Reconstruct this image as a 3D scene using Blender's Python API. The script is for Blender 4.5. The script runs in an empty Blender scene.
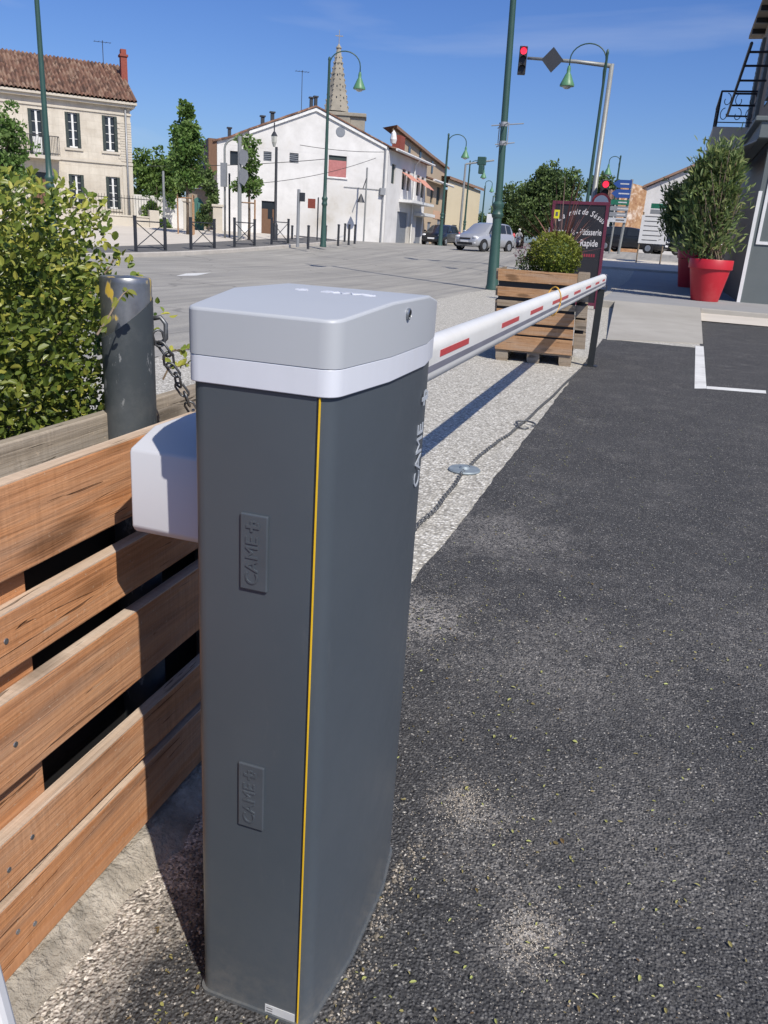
import bpy, math, random
from mathutils import Matrix, Vector, noise as mnoise
random.seed(7)
R_ = math.radians
col = bpy.context.scene.collection
scene = bpy.context.scene

# ------------------------------------------------------------------ camera
CW, CH, CF = 768, 1024, 795.25
CP, CR, CY, CHT = .3361, .0655, .3088, 1.2
def _basis():
    p, r, y = CP, CR, CY
    fw = Vector((-math.sin(y)*math.cos(p), math.cos(y)*math.cos(p), -math.sin(p)))
    rt = Vector((math.cos(y), math.sin(y), 0)); up = rt.cross(fw)
    c, s = math.cos(r), math.sin(r)
    return c*rt + s*up, -s*rt + c*up, fw
RT, UP, FW = _basis()
EYE = Vector((0, 0, CHT))
cam = bpy.data.cameras.new('camera'); camo = bpy.data.objects.new('camera', cam); col.objects.link(camo)
cam.sensor_fit = 'HORIZONTAL'; cam.sensor_width = 36; cam.lens = CF/CW*36
cam.clip_start = .05; cam.clip_end = 3000
m = Matrix((RT, UP, -FW)).transposed().to_4x4(); m.translation = EYE
camo.matrix_world = m
scene.camera = camo

# ------------------------------------------------------------------ survey helpers (photo measurements -> metres)
def sst(a, b, x):
    t = min(1, max(0, (x-a)/(b-a))); return t*t*(3-2*t)
def gz(x, y):
    return (.65 + .4*sst(-10, -2, x))*sst(26, 48, math.hypot(x, y))
def ray(u, v): return (FW*CF + RT*(u-CW/2) - UP*(v-CH/2)).normalized()
def gnd(u, v, off=0):
    d = ray(u, v); t = .5
    while t < 500:
        q = EYE + d*t
        if q.z <= gz(q.x, q.y)+off: return q
        t *= 1.002
    return q
def onX(u, v, X): d = ray(u, v); return EYE + d*((X-EYE.x)/d.x)
def onY(u, v, Y): d = ray(u, v); return EYE + d*((Y-EYE.y)/d.y)
def onZ(u, v, Z): d = ray(u, v); return EYE + d*((Z-EYE.z)/d.z)
def atR(u, v, R): d = ray(u, v); return EYE + d*(R/math.hypot(d.x, d.y))
def proj(q):
    d = Vector(q)-EYE; z = d.dot(FW); return CW/2+CF*d.dot(RT)/z, CH/2-CF*d.dot(UP)/z
def zat(v, x, y):
    lo, hi = -2., 80.
    for _ in range(50):
        mm = (lo+hi)/2
        if proj((x, y, mm))[1] > v: lo = mm
        else: hi = mm
    return lo

# ------------------------------------------------------------------ materials
class NT:
    def __init__(s, name):
        s.m = bpy.data.materials.new(name); s.m.use_nodes = True
        s.t = s.m.node_tree; s.b = s.t.nodes['Principled BSDF']; s.o = s.t.nodes['Material Output']
        s.tc = s.n('ShaderNodeTexCoord')
    def n(s, typ, **k):
        x = s.t.nodes.new(typ)
        for a, v in k.items():
            if a.startswith('i_'): x.inputs[a[2:].replace('_', ' ')].default_value = v
            else: setattr(x, a, v)
        return x
    def l(s, a, b): s.t.links.new(a, b)
    def co(s, scale=(1, 1, 1), gen='Object'):
        mp = s.n('ShaderNodeMapping'); mp.inputs['Scale'].default_value = scale
        s.l(s.tc.outputs[gen], mp.inputs['Vector']); return mp.outputs['Vector']
    def noise(s, v, scale, detail=5, rough=.6, dist=0):
        x = s.n('ShaderNodeTexNoise'); x.inputs['Scale'].default_value = scale; x.inputs['Detail'].default_value = detail
        x.inputs['Roughness'].default_value = rough; x.inputs['Distortion'].default_value = dist
        s.l(v, x.inputs['Vector']); return x.outputs['Fac']
    def vor(s, v, scale, out='Distance', feature='F1'):
        x = s.n('ShaderNodeTexVoronoi', feature=feature); x.inputs['Scale'].default_value = scale; s.l(v, x.inputs['Vector']); return x.outputs[out]
    def ramp(s, f, stops, interp='LINEAR'):
        x = s.n('ShaderNodeValToRGB'); x.color_ramp.interpolation = interp; e = x.color_ramp.elements
        while len(e) < len(stops): e.new(.5)
        for i, (p, c) in enumerate(stops):
            e[i].position = p; e[i].color = (c, c, c, 1) if not hasattr(c, '__len__') else (*c, 1)
        s.l(f, x.inputs['Fac']); return x.outputs['Color']
    def mix(s, f, a, b, typ='MIX'):
        x = s.n('ShaderNodeMix', data_type='RGBA', blend_type=typ)
        for i, v in ((0, f), (6, a), (7, b)):
            if hasattr(v, 'links'): s.l(v, x.inputs[i])
            elif i == 0: x.inputs[0].default_value = v
            else: x.inputs[i].default_value = (*v, 1) if len(v) == 3 else v
        return x.outputs[2]
    def math(s, op, a, b=None):
        x = s.n('ShaderNodeMath', operation=op)
        for i, v in ((0, a), (1, b)):
            if v is None: continue
            if hasattr(v, 'links'): s.l(v, x.inputs[i])
            else: x.inputs[i].default_value = v
        return x.outputs[0]
    def bump(s, h, strength=.3, dist=.01, prev=None):
        x = s.n('ShaderNodeBump'); x.inputs['Strength'].default_value = strength; x.inputs['Distance'].default_value = dist
        s.l(h, x.inputs['Height'])
        if prev is not None: s.l(prev, x.inputs['Normal'])
        s.l(x.outputs['Normal'], s.b.inputs['Normal']); return x.outputs['Normal']
    def base(s, c):
        if hasattr(c, 'links'): s.l(c, s.b.inputs['Base Color'])
        else: s.b.inputs['Base Color'].default_value = (*c, 1)
    def rough(s, r):
        if hasattr(r, 'links'): s.l(r, s.b.inputs['Roughness'])
        else: s.b.inputs['Roughness'].default_value = r

def mat(name, c, c2=None, scale=6, rough=.6, bump=0, bscale=40, bdist=.005, metal=0, spec=.5, stretch=(1, 1, 1), grime=None):
    k = NT(name); v = k.co(stretch)
    c2 = c2 or tuple(x*.75 for x in c)
    f = k.ramp(k.noise(v, scale, 6, .65), [(.3, 0), (.7, 1)])
    out = k.mix(f, c2, c)
    if grime: out = k.mix(k.ramp(k.noise(v, scale*.25, 8, .7), [(.52, 0), (.72, 1)]), out, grime)
    k.base(out); k.rough(rough); k.b.inputs['Metallic'].default_value = metal; k.b.inputs['Specular IOR Level'].default_value = spec
    if bump: k.bump(k.noise(v, bscale, 4), bump, bdist)
    return k.m

def leafmat(name, dark, mid, light, trans=.3, rough=.5):
    k = NT(name)
    a = k.n('ShaderNodeAttribute', attribute_name='rnd')
    c = k.ramp(a.outputs['Fac'], [(0, dark), (.55, mid), (1, light)])
    nz = k.noise(k.co(), 1.3, 3); c = k.mix(k.ramp(nz, [(.35, 0), (.65, 1)]), k.mix(.35, c, (0, 0, 0)), c)
    k.base(c); k.rough(rough); k.b.inputs['Specular IOR Level'].default_value = .35
    tr = k.n('ShaderNodeBsdfTranslucent'); k.l(c, tr.inputs['Color'])
    mx = k.n('ShaderNodeMixShader'); mx.inputs[0].default_value = trans
    k.l(k.b.outputs[0], mx.inputs[1]); k.l(tr.outputs[0], mx.inputs[2]); k.l(mx.outputs[0], k.o.inputs['Surface'])
    return k.m

def wood(name, c1, c2, c3, axis=1, grey=None, gamt=.5):
    k = NT(name); sc = [26, 26, 26]; sc[axis] = 1.3
    oi = k.n('ShaderNodeObjectInfo')
    geo = k.n('ShaderNodeAttribute', attribute_name='rnd')
    add = k.n('ShaderNodeVectorMath', operation='ADD'); k.l(k.tc.outputs['Object'], add.inputs[0])
    comb = k.n('ShaderNodeCombineXYZ'); off = k.math('MULTIPLY', geo.outputs['Fac'], 37.)
    for i in range(3): k.l(off, comb.inputs[i])
    k.l(comb.outputs[0], add.inputs[1])
    mp = k.n('ShaderNodeMapping'); mp.inputs['Scale'].default_value = sc; k.l(add.outputs[0], mp.inputs['Vector'])
    g = k.noise(mp.outputs[0], 1.0, 7, .65, 1.6)
    sc2 = [150, 150, 150]; sc2[axis] = 5
    mp2 = k.n('ShaderNodeMapping'); mp2.inputs['Scale'].default_value = sc2; k.l(add.outputs[0], mp2.inputs['Vector'])
    fine = k.noise(mp2.outputs[0], 1.0, 3, .6, .4)
    big = k.noise(add.outputs[0], 5, 4)
    c = k.ramp(g, [(.25, c3), (.45, c1), (.62, c2), (.8, c1)])
    c = k.mix(k.ramp(fine, [(.42, .0), (.75, .45)]), c, tuple(x*.45 for x in c1))
    c = k.mix(k.ramp(big, [(.35, 0), (.7, .5)]), c, tuple(x*1.25 for x in c2))
    if grey:
        c = k.mix(k.math('MULTIPLY', k.ramp(k.noise(mp.outputs[0], .55, 8, .75, .6), [(.45, 0), (.7, 1)]), gamt), c, grey)
    # pale scratches
    sc3 = [60, 60, 60]; sc3[axis] = 9
    mp3 = k.n('ShaderNodeMapping'); mp3.inputs['Scale'].default_value = sc3; mp3.inputs['Rotation'].default_value = (.35, .2, .3)
    k.l(add.outputs[0], mp3.inputs['Vector'])
    c = k.mix(k.math('MULTIPLY', k.ramp(k.noise(mp3.outputs[0], 1., 2), [(.70, 0), (.76, 1)]), .5), c, (.55, .42, .3))
    sc4 = [9, 9, 9]; sc4[axis] = 120
    mp4 = k.n('ShaderNodeMapping'); mp4.inputs['Scale'].default_value = sc4; mp4.inputs['Rotation'].default_value = (.12, .1, .12); k.l(add.outputs[0], mp4.inputs['Vector'])
    saw = k.noise(mp4.outputs[0], 1., 4, .65)
    sawm = k.math('MULTIPLY', k.ramp(saw, [(.4, 0), (.7, 1)]), k.ramp(big, [(.42, .05), (.68, .4)]))
    c = k.mix(sawm, c, tuple(x*.55 for x in c1))
    sc5 = [13, 13, 13]; sc5[axis] = 3.6
    mp5 = k.n('ShaderNodeMapping'); mp5.inputs['Scale'].default_value = sc5; k.l(add.outputs[0], mp5.inputs['Vector'])
    kn = k.vor(mp5.outputs[0], 1.); kc = k.vor(mp5.outputs[0], 1., 'Color'); ks = k.n('ShaderNodeSeparateColor'); k.l(kc, ks.inputs[0])
    knot = k.math('MULTIPLY', k.ramp(kn, [(.0, 1), (.17, .85), (.3, 0)]), k.ramp(ks.outputs[0], [(.66, 0), (.7, 1)]))
    c = k.mix(k.math('MULTIPLY', knot, .75), c, tuple(x*.28 for x in c1))
    crk = k.ramp(k.noise(mp.outputs[0], 2.2, 2, .5, 2.), [(.30, 1), (.335, 0)])
    c = k.mix(k.math('MULTIPLY', crk, .7), c, tuple(x*.2 for x in c1))
    spk = k.ramp(k.noise(add.outputs[0], 120, 3, .7), [(.64, 0), (.72, .5)]); c = k.mix(spk, c, (.6, .48, .36))
    k.base(c); k.rough(.82); k.b.inputs['Specular IOR Level'].default_value = .2
    h = k.math('ADD', k.math('MULTIPLY', g, .5), k.math('MULTIPLY', fine, .5)); h = k.math('ADD', h, k.math('MULTIPLY', saw, .25)); h = k.math('SUBTRACT', h, k.math('MULTIPLY', crk, .6))
    k.bump(h, .75, .005); return k.m

MT = {}
def setup_materials():
    g = MT
    # --- fresh dark asphalt
    k = NT('lot_asphalt'); v = k.co()
    d = k.vor(v, 175); cc = k.vor(v, 175, 'Color'); sep = k.n('ShaderNodeSeparateColor'); k.l(cc, sep.inputs[0])
    wv_ = k.n('ShaderNodeVectorMath', operation='ADD'); nq = k.n('ShaderNodeTexNoise'); nq.inputs['Scale'].default_value = 60; k.l(v, nq.inputs['Vector'])
    sq = k.n('ShaderNodeVectorMath', operation='SCALE'); sq.inputs['Scale'].default_value = .004; k.l(nq.outputs['Color'], sq.inputs[0]); k.l(v, wv_.inputs[0]); k.l(sq.outputs[0], wv_.inputs[1])
    c2_ = k.vor(v, 330, 'Color'); sep2 = k.n('ShaderNodeSeparateColor'); k.l(c2_, sep2.inputs[0])
    d3 = k.vor(v, 165)
    st = k.ramp(sep.outputs[0], [(0, (.02, .02, .021)), (.5, (.05, .05, .052)), (.86, (.1, .1, .1)), (.95, (.2, .195, .185)), (1, (.42, .4, .36))])
    st2 = k.ramp(sep2.outputs[0], [(0, (.018, .018, .019)), (.55, (.05, .05, .052)), (.9, (.105, .105, .105)), (1, (.38, .36, .33))])
    st = k.mix(k.ramp(k.noise(v, 40, 2), [(.5, 0), (.6, 1)]), st, st2)
    gap = k.math('MAXIMUM', k.ramp(d3, [(.42, .0), (.72, .7)]), k.ramp(d, [(.45, 0), (.75, .55)]))
    c = k.mix(gap, st, (.018, .018, .02))
    tone = k.ramp(k.noise(v, .9, 6, .6), [(.3, 0), (.75, 1)])
    c = k.mix(tone, c, k.mix(.25, c, (.1, .1, .098)))
    fleck = k.ramp(k.noise(v, 210, 2, .5), [(.66, 0), (.72, .8)])
    c = k.mix(k.math('MULTIPLY', fleck, k.ramp(k.noise(v, 2.3, 5, .7), [(.4, .15), (.65, 1)])), c, (.33, .31, .28))
    dust = k.math('MULTIPLY', k.ramp(k.noise(v, 3.2, 9, .72), [(.5, 0), (.7, 1)]), k.ramp(k.noise(v, 80, 5, .8), [(.46, 0), (.6, 1)]))
    sp = k.n('ShaderNodeSeparateXYZ'); k.l(k.tc.outputs['Object'], sp.inputs[0])
    def spot(x, y, r, a):
        vd = k.n('ShaderNodeVectorMath', operation='DISTANCE'); k.l(k.tc.outputs['Object'], vd.inputs[0]); vd.inputs[1].default_value = (x, y, 0)
        ds = k.math('ADD', vd.outputs['Value'], k.math('MULTIPLY', k.math('SUBTRACT', k.noise(v, 7, 7, .75), .5), r*4.2))
        return k.math('MULTIPLY', k.ramp(k.math('DIVIDE', ds, r*2), [(.1, 1), (.6, 0)]), a)
    acc = k.math('MULTIPLY', dust, .22)
    for x, y, r, a in [(-.21, 1.42, .1, .4), (-.24, 1.46, .04, .6), (-.02, 1.13, .08, .35), (-.04, 1.16, .04, .6), (-.12, 1.3, .12, .2), (-.62, 2.3, .22, .45), (-.1, 2.2, .4, .18), (.15, 1.5, .3, .15), (-.5, 3.2, .35, .25), (.6, 2.6, .5, .15)]:
        acc = k.math('MAXIMUM', acc, k.math('MULTIPLY', spot(x, y, r, a), k.ramp(k.ramp(k.vor(v, 140, 'Color'), [(0, .2), (1, .8)]), [(.38, 0), (.62, 1)])))
    c = k.mix(acc, c, (.5, .47, .43))
    # sandy, pebbly ground against the planter
    side = k.math('ADD', sp.outputs[0], k.math('MULTIPLY', k.math('SUBTRACT', k.noise(v, 6, 7, .75), .5), .3))
    sand = k.math('MULTIPLY', k.ramp(k.math('ADD', side, 1.), [(.285, 1), (.385, 0)]), k.ramp(k.math('MULTIPLY', sp.outputs[1], .1), [(.15, 1), (.19, 0)]))
    pebc = k.vor(wv_.outputs[0], 170, 'Color'); ps = k.n('ShaderNodeSeparateColor'); k.l(pebc, ps.inputs[0])
    peb = k.ramp(ps.outputs[1], [(0, (.11, .1, .088)), (.3, (.29, .265, .23)), (.75, (.46, .42, .37)), (1, (.66, .62, .55))])
    c = k.mix(k.math('MULTIPLY', sand, k.ramp(k.noise(v, 45, 5, .7), [(.3, .55), (.5, 1)])), c, peb)
    c = k.mix(1., c, (1.16, 1.16, 1.17), 'MULTIPLY'); k.base(c); k.rough(.85); k.b.inputs['Specular IOR Level'].default_value = .3
    sm = k.n('ShaderNodeTexVoronoi', feature='SMOOTH_F1'); sm.inputs['Scale'].default_value = 165; sm.inputs['Smoothness'].default_value = .35; k.l(v, sm.inputs['Vector']); h = k.math('ADD', k.math('MULTIPLY', d, -.7), k.math('MULTIPLY', sm.outputs['Distance'], -1.)); k.bump(h, .85, .0055); g['lot'] = k.m
    # --- exposed aggregate concrete
    k = NT('aggregate'); v = k.co()
    cc = k.vor(v, 70, 'Color'); sep = k.n('ShaderNodeSeparateColor'); k.l(cc, sep.inputs[0]); d = k.vor(v, 70)
    st = k.ramp(sep.outputs[0], [(0, (.16, .15, .13)), (.22, (.38, .36, .315)), (.7, (.56, .535, .475)), (1, (.82, .8, .74))])
    c = k.mix(k.ramp(d, [(.4, 1), (.8, 0)]), (.26, .245, .21), st)
    c = k.mix(k.ramp(k.noise(v, 1.1, 7, .7), [(.35, 0), (.75, .35)]), c, (.42, .4, .36))
    k.base(c); k.rough(.85); k.bump(k.math('MULTIPLY', d, -1), .8, .006); g['agg'] = k.m
    # --- worn road
    k = NT('road_asphalt'); v = k.co()
    c = k.ramp(k.noise(v, .5, 8, .65), [(.3, (.33, .312, .275)), (.7, (.45, .427, .38))])
    vv = k.co((3, .12, 1)); c = k.mix(k.ramp(k.noise(vv, 1.2, 6, .65), [(.35, 0), (.7, .75)]), c, (.19, .186, .178))
    c = k.mix(k.ramp(k.noise(v, 45, 3), [(.35, .4), (.65, 0)]), c, (.15, .147, .14))
    cr = k.n('ShaderNodeTexVoronoi', feature='DISTANCE_TO_EDGE'); cr.inputs['Scale'].default_value = .16
    wv = k.n('ShaderNodeVectorMath', operation='ADD'); nzc = k.n('ShaderNodeTexNoise'); nzc.inputs['Scale'].default_value = .8; k.l(v, nzc.inputs['Vector'])
    sc_ = k.n('ShaderNodeVectorMath', operation='SCALE'); sc_.inputs['Scale'].default_value = 1.6; k.l(nzc.outputs['Color'], sc_.inputs[0]); k.l(v, wv.inputs[0]); k.l(sc_.outputs[0], wv.inputs[1]); k.l(wv.outputs[0], cr.inputs['Vector'])
    c = k.mix(k.ramp(cr.outputs['Distance'], [(.0, .5), (.008, 0)]), c, (.09, .087, .083))
    k.base(c); k.rough(.85); k.bump(k.noise(v, 90, 3), .4, .005); g['road'] = k.m
    g['ground'] = mat('ground_earth', (.24, .22, .19), (.17, .155, .13), .4, .9)
    g['plaza'] = mat('plaza_concrete', (.6, .55, .48), (.51, .465, .405), .7, .85, .2, 30)
    g['sidewalk'] = mat('sidewalk_asphalt', (.15, .145, .14), (.11, .108, .105), .8, .85)
    g['kerbs'] = mat('kerb_stone', (.5, .47, .43), (.38, .355, .32), 2, .8, .3, 30)
    g['slab'] = mat('ramp_concrete', (.4, .38, .34), (.32, .3, .265), 1.6, .85, .3, 60, .004, grime=(.25, .235, .2))
    g['terrace'] = mat('terrace_paving', (.3, .3, .3), (.25, .25, .25), 1.1, .8)
    g['footing'] = mat('rough_concrete', (.45, .41, .35), (.2, .18, .15), 14, .95, 1., 45, .02, grime=(.5, .46, .4))
    g['paint'] = mat('road_paint', (.75, .75, .73), (.6, .6, .58), 8, .6, grime=(.35, .34, .33))
    # --- objects
    g['cab'] = mat('powder_coat_grey', (.066, .076, .092), (.06, .07, .086), 2.5, .4, .03, 900, .0004, spec=.5, grime=(.078, .087, .1))
    k = NT('powder_coat_worn'); v = k.co()
    c = k.mix(k.ramp(k.noise(v, 2.2, 6, .65), [(.35, 0), (.7, 1)]), (.062, .076, .091), (.073, .088, .104))
    zsep = k.n('ShaderNodeSeparateXYZ'); k.l(k.tc.outputs['Object'], zsep.inputs[0])
    low = k.ramp(k.math('ADD', zsep.outputs[2], k.math('MULTIPLY', k.math('SUBTRACT', k.noise(v, 9, 7, .7), .5), .3)), [(.0, .4), (.1, .08), (.3, 0)])
    c = k.mix(k.math('MULTIPLY', low, k.ramp(k.noise(v, 60, 5, .75), [(.35, .25), (.65, 1)])), c, (.24, .225, .2))
    scf = k.ramp(k.noise(k.co((7, 7, 1.6)), 1.7, 9, .8), [(.6, 0), (.78, .22)]); c = k.mix(scf, c, (.2, .205, .21))
    scr = k.ramp(k.noise(k.co((30, 30, 160)), 1., 3, .6, .5), [(.755, 0), (.79, .35)]); c = k.mix(scr, c, (.2, .21, .22))
    k.base(c); k.rough(k.ramp(k.noise(v, 5, 7, .7), [(.3, .3), (.7, .42)])); k.b.inputs['Specular IOR Level'].default_value = .5
    k.bump(k.noise(v, 900, 2), .04, .0004); g['cab'] = k.m
    g['lid'] = mat('lid_grey_plastic', (.43, .45, .475), (.41, .43, .455), 3, .45, .05, 700, .0005, grime=(.36, .365, .37))
    g['band'] = mat('band_white_plastic', (.66, .68, .74), (.6, .62, .67), 9, .4, stretch=(1, 1, .3), grime=(.55, .55, .56))
    g['cover'] = mat('cover_plastic', (.55, .56, .6), (.52, .53, .57), 3, .42, .04, 700, .0005)
    g['yellow'] = mat('yellow_trim', (.9, .56, .02), None, 5, .45)
    g['black'] = mat('black_plastic', (.02, .02, .022), None, 8, .5)
    g['white'] = mat('white_paint', (.78, .78, .78), (.7, .7, .7), 4, .4)
    g['arm'] = mat('arm_white', (.78, .78, .765), (.7, .7, .68), 3, .35, grime=(.6, .59, .56))
    g['slot'] = mat('slot_grey', (.2, .2, .24), None, 6, .5)
    g['redst'] = mat('red_sticker', (.52, .055, .06), (.45, .06, .06), 30, .4)
    g['post'] = mat('post_black', (.022, .025, .026), None, 8, .45)
    g['steel'] = mat('galvanised', (.42, .44, .46), (.3, .32, .34), 60, .38, .1, 200, .001, metal=.85)
    g['chain'] = mat('chain_steel', (.2, .21, .22), (.12, .12, .12), 60, .5, metal=.8)
    g['disc'] = mat('zinc_plate', (.3, .35, .38), (.2, .24, .27), 30, .6, metal=.35)
    k = NT('bollard_paint'); v = k.co()
    c = k.mix(k.ramp(k.noise(v, 7, 8, .7), [(.4, 0), (.7, 1)]), (.045, .055, .062), (.1, .11, .115))
    c = k.mix(k.ramp(k.noise(k.co((14, 14, 5)), 3, 6, .75), [(.59, 0), (.64, 1)]), c, (.22, .23, .235))
    k.base(c); k.rough(.55); g['bollard'] = k.m
    k = NT('bollard_cap'); v = k.co()
    ys = k.ramp(k.noise(k.co((18, 18, 7)), 1.4, 3), [(.6, 0), (.63, 1)])
    c = k.mix(k.ramp(k.noise(v, 10, 6), [(.4, 0), (.65, 1)]), (.2, .205, .21), (.42, .42, .42)); c = k.mix(ys, c, (.55, .38, .06))
    k.base(c); k.rough(.4); k.l(k.math('SUBTRACT', .8, ys), k.b.inputs['Metallic']); g['bolcap'] = k.m
    g['plank'] = wood('orange_wood', (.44, .19, .08), (.56, .275, .13), (.19, .075, .032), 1, (.42, .33, .25), .5)
    g['plankedge'] = wood('sun_bleached_wood', (.5, .37, .27), (.6, .47, .36), (.3, .2, .14), 1, (.5, .45, .4), .6)
    g['oldwood'] = wood('grey_weathered_wood', (.26, .22, .17), (.36, .31, .25), (.1, .08, .06), 1, (.33, .31, .28), .8)
    g['palletw'] = wood('pallet_wood', (.33, .175, .085), (.42, .25, .135), (.17, .085, .04), 0, (.4, .35, .29), .6)
    g['palletg'] = wood('pallet_old', (.24, .185, .13), (.31, .25, .185), (.14, .1, .07), 0, (.3, .27, .23), .8)
    g['soil'] = mat('soil', (.06, .042, .028), (.025, .018, .012), 25, .95, .8, 60, .02)
    g['twig'] = mat('twig_bark', (.26, .2, .14), (.14, .1, .07), 40, .85, .3, 80)
    g['bark'] = mat('bark', (.16, .125, .09), (.08, .06, .045), 12, .9, .6, 25, .02)
    g['hedge'] = leafmat('hedge_leaf', (.035, .075, .016), (.2, .265, .048), (.52, .5, .1), .32, .34)
    g['box'] = leafmat('box_leaf', (.08, .12, .016), (.26, .3, .045), (.46, .46, .1), .35)
    g['tree'] = leafmat('tree_leaf', (.07, .14, .036), (.165, .27, .065), (.28, .4, .11), .4)
    g['treel'] = leafmat('young_tree_leaf', (.08, .17, .04), (.18, .3, .075), (.31, .44, .15), .4)
    g['dtree'] = leafmat('dark_tree_leaf', (.065, .115, .045), (.14, .21, .07), (.22, .31, .105), .35)
    g['olean'] = leafmat('oleander_leaf', (.075, .135, .05), (.24, .32, .11), (.52, .53, .22), .4)
    g['spike'] = leafmat('bronze_leaf', (.09, .03, .03), (.24, .1, .08), (.42, .27, .2), .2)
    g['petal'] = leafmat('purple_petal', (.1, .02, .05), (.25, .08, .13), (.42, .3, .32), .3)
    g['litter'] = leafmat('dry_leaf', (.16, .1, .05), (.42, .38, .14), (.5, .55, .18), .2)
    g['redpot'] = mat('red_pot_plastic', (.5, .016, .03), (.42, .012, .022), 2, .45, grime=(.46, .07, .07))
    g['greenpole'] = mat('green_pole_paint', (.035, .085, .07), (.028, .07, .058), 3, .45)
    g['lampgreen'] = mat('lamp_green', (.1, .25, .13), (.08, .2, .1), 3, .45)
    g['greypole'] = mat('grey_pole', (.3, .31, .3), (.24, .25, .245), 4, .5, metal=.3)
    g['darkpole'] = mat('anthracite_pole', (.035, .038, .045), None, 6, .5)
    g['signback'] = mat('sign_back', (.32, .33, .34), (.26, .27, .28), 4, .5, metal=.3)
    g['lens'] = mat('lamp_lens', (.55, .55, .5), None, 6, .2)
    # lit red signal lens
    k = NT('red_signal_lit'); k.base((.6, .02, .03)); k.b.inputs['Emission Color'].default_value = (1, .03, .07, 1); k.b.inputs['Emission Strength'].default_value = 1.6; g['redlit'] = k.m
    g['boardblack'] = mat('sign_black', (.018, .017, .02), None, 3, .45)
    g['maroon'] = mat('maroon_frame', (.12, .018, .04), None, 4, .45)
    g['lettering'] = mat('white_lettering', (.62, .6, .6), None, 20, .5)
    g['redletter'] = mat('red_lettering', (.3, .03, .045), None, 20, .5)
    g['facewhite'] = mat('white_render', (.7, .69, .675), (.54, .53, .51), 1.0, .85, .35, 14, .012, grime=(.4, .37, .315))
    g['facebeige'] = mat('beige_render', (.5, .39, .27), (.42, .33, .23), .6, .85, .2, 14, .01, grime=(.34, .27, .2))
    g['facecream'] = mat('cream_render', (.62, .54, .38), (.57, .49, .34), .4, .85, grime=(.55, .46, .33))
    g['facepink'] = mat('pink_render', (.6, .38, .25), (.52, .33, .22), .5, .85)
    g['facerough'] = mat('peeling_render', (.52, .33, .18), (.24, .11, .055), 3.2, .9, .5, 6, .03, grime=(.78, .74, .68))
    g['tanwall'] = mat('tan_render', (.3, .25, .2), (.24, .2, .16), .8, .85)
    g['facegrey'] = mat('grey_shopfront', (.13, .15, .152), (.11, .13, .132), 1., .6)
    g['iron'] = mat('wrought_iron', (.015, .016, .022), None, 8, .5)
    g['shutter'] = mat('dark_green_shutter', (.035, .05, .045), None, 6, .6)
    g['redshut'] = mat('faded_red_shutter', (.5, .2, .19), (.4, .15, .14), 8, .7)
    g['glass'] = mat('window_glass', (.03, .037, .045), None, 3, .15, spec=.35)
    g['frame'] = mat('window_frame', (.78, .78, .76), None, 6, .5)
    g['louver'] = mat('grey_louver', (.22, .24, .27), None, 6, .6)
    g['doorwood'] = mat('brown_door', (.17, .09, .05), (.12, .06, .03), 4, .6, stretch=(6, 6, 1))
    g['greendoor'] = mat('teal_gate', (.05, .17, .145), (.04, .13, .11), 3, .6)
    g['awning'] = mat('salmon_awning', (.6, .28, .21), (.52, .25, .19), 5, .8)
    g['brickred'] = mat('red_brick', (.3, .075, .05), (.2, .05, .035), 14, .85, .4, 30)
    g['bluesign'] = mat('blue_sign', (.03, .085, .3), (.025, .07, .26), 4, .4)
    g['greensign'] = mat('green_sign', (.02, .17, .1), None, 4, .4)
    g['ygsign'] = mat('yellow_label', (.75, .7, .03), None, 4, .5)
    g['rope'] = mat('orange_rope', (.75, .42, .06), None, 60, .7)
    # stone ashlar + spire stone
    k = NT('ashlar'); v = k.tc.outputs['Object']
    mp = k.n('ShaderNodeMapping'); mp.inputs['Rotation'].default_value = (R_(90), 0, 0); k.l(v, mp.inputs['Vector'])
    br = k.n('ShaderNodeTexBrick'); br.inputs['Scale'].default_value = 1.; br.inputs['Brick Width'].default_value = .75; br.inputs['Row Height'].default_value = .36
    br.inputs['Mortar Size'].default_value = .008; br.inputs['Color1'].default_value = (.62, .57, .48, 1); br.inputs['Color2'].default_value = (.56, .51, .43, 1); br.inputs['Mortar'].default_value = (.5, .455, .38, 1)
    k.l(mp.outputs[0], br.inputs['Vector'])
    c = k.mix(k.ramp(k.noise(v, .9, 7, .7), [(.4, 0), (.75, .6)]), br.outputs['Color'], (.33, .28, .21))
    vs = k.co((3, 3, .35)); c = k.mix(k.ramp(k.noise(vs, 1., 6, .7), [(.5, 0), (.8, .5)]), c, (.25, .22, .17))
    k.base(c); k.rough(.9); k.bump(k.noise(v, 12, 5), .4, .02); g['ashlar'] = k.m
    g['ashlartrim'] = mat('stone_trim', (.55, .5, .42), (.47, .43, .36), 1.5, .85)
    g['spire'] = mat('spire_stone', (.4, .36, .29), (.24, .22, .18), .9, .9, .6, 3, .06, grime=(.17, .155, .13))
    # clay roof tiles
    k = NT('clay_tiles'); v = k.co()
    c1 = k.vor(k.co((6.5, 3.2, 1)), 1., 'Color'); sp2 = k.n('ShaderNodeSeparateColor'); k.l(c1, sp2.inputs[0])
    c = k.ramp(sp2.outputs[0], [(0, (.085, .045, .03)), (.35, (.15, .075, .05)), (.7, (.21, .11, .072)), (1, (.3, .2, .14))])
    c = k.mix(k.ramp(k.noise(v, 1.5, 6, .7), [(.45, 0), (.8, .6)]), c, (.13, .1, .075))
    k.base(c); k.rough(.9); g['tiles'] = k.m
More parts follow.
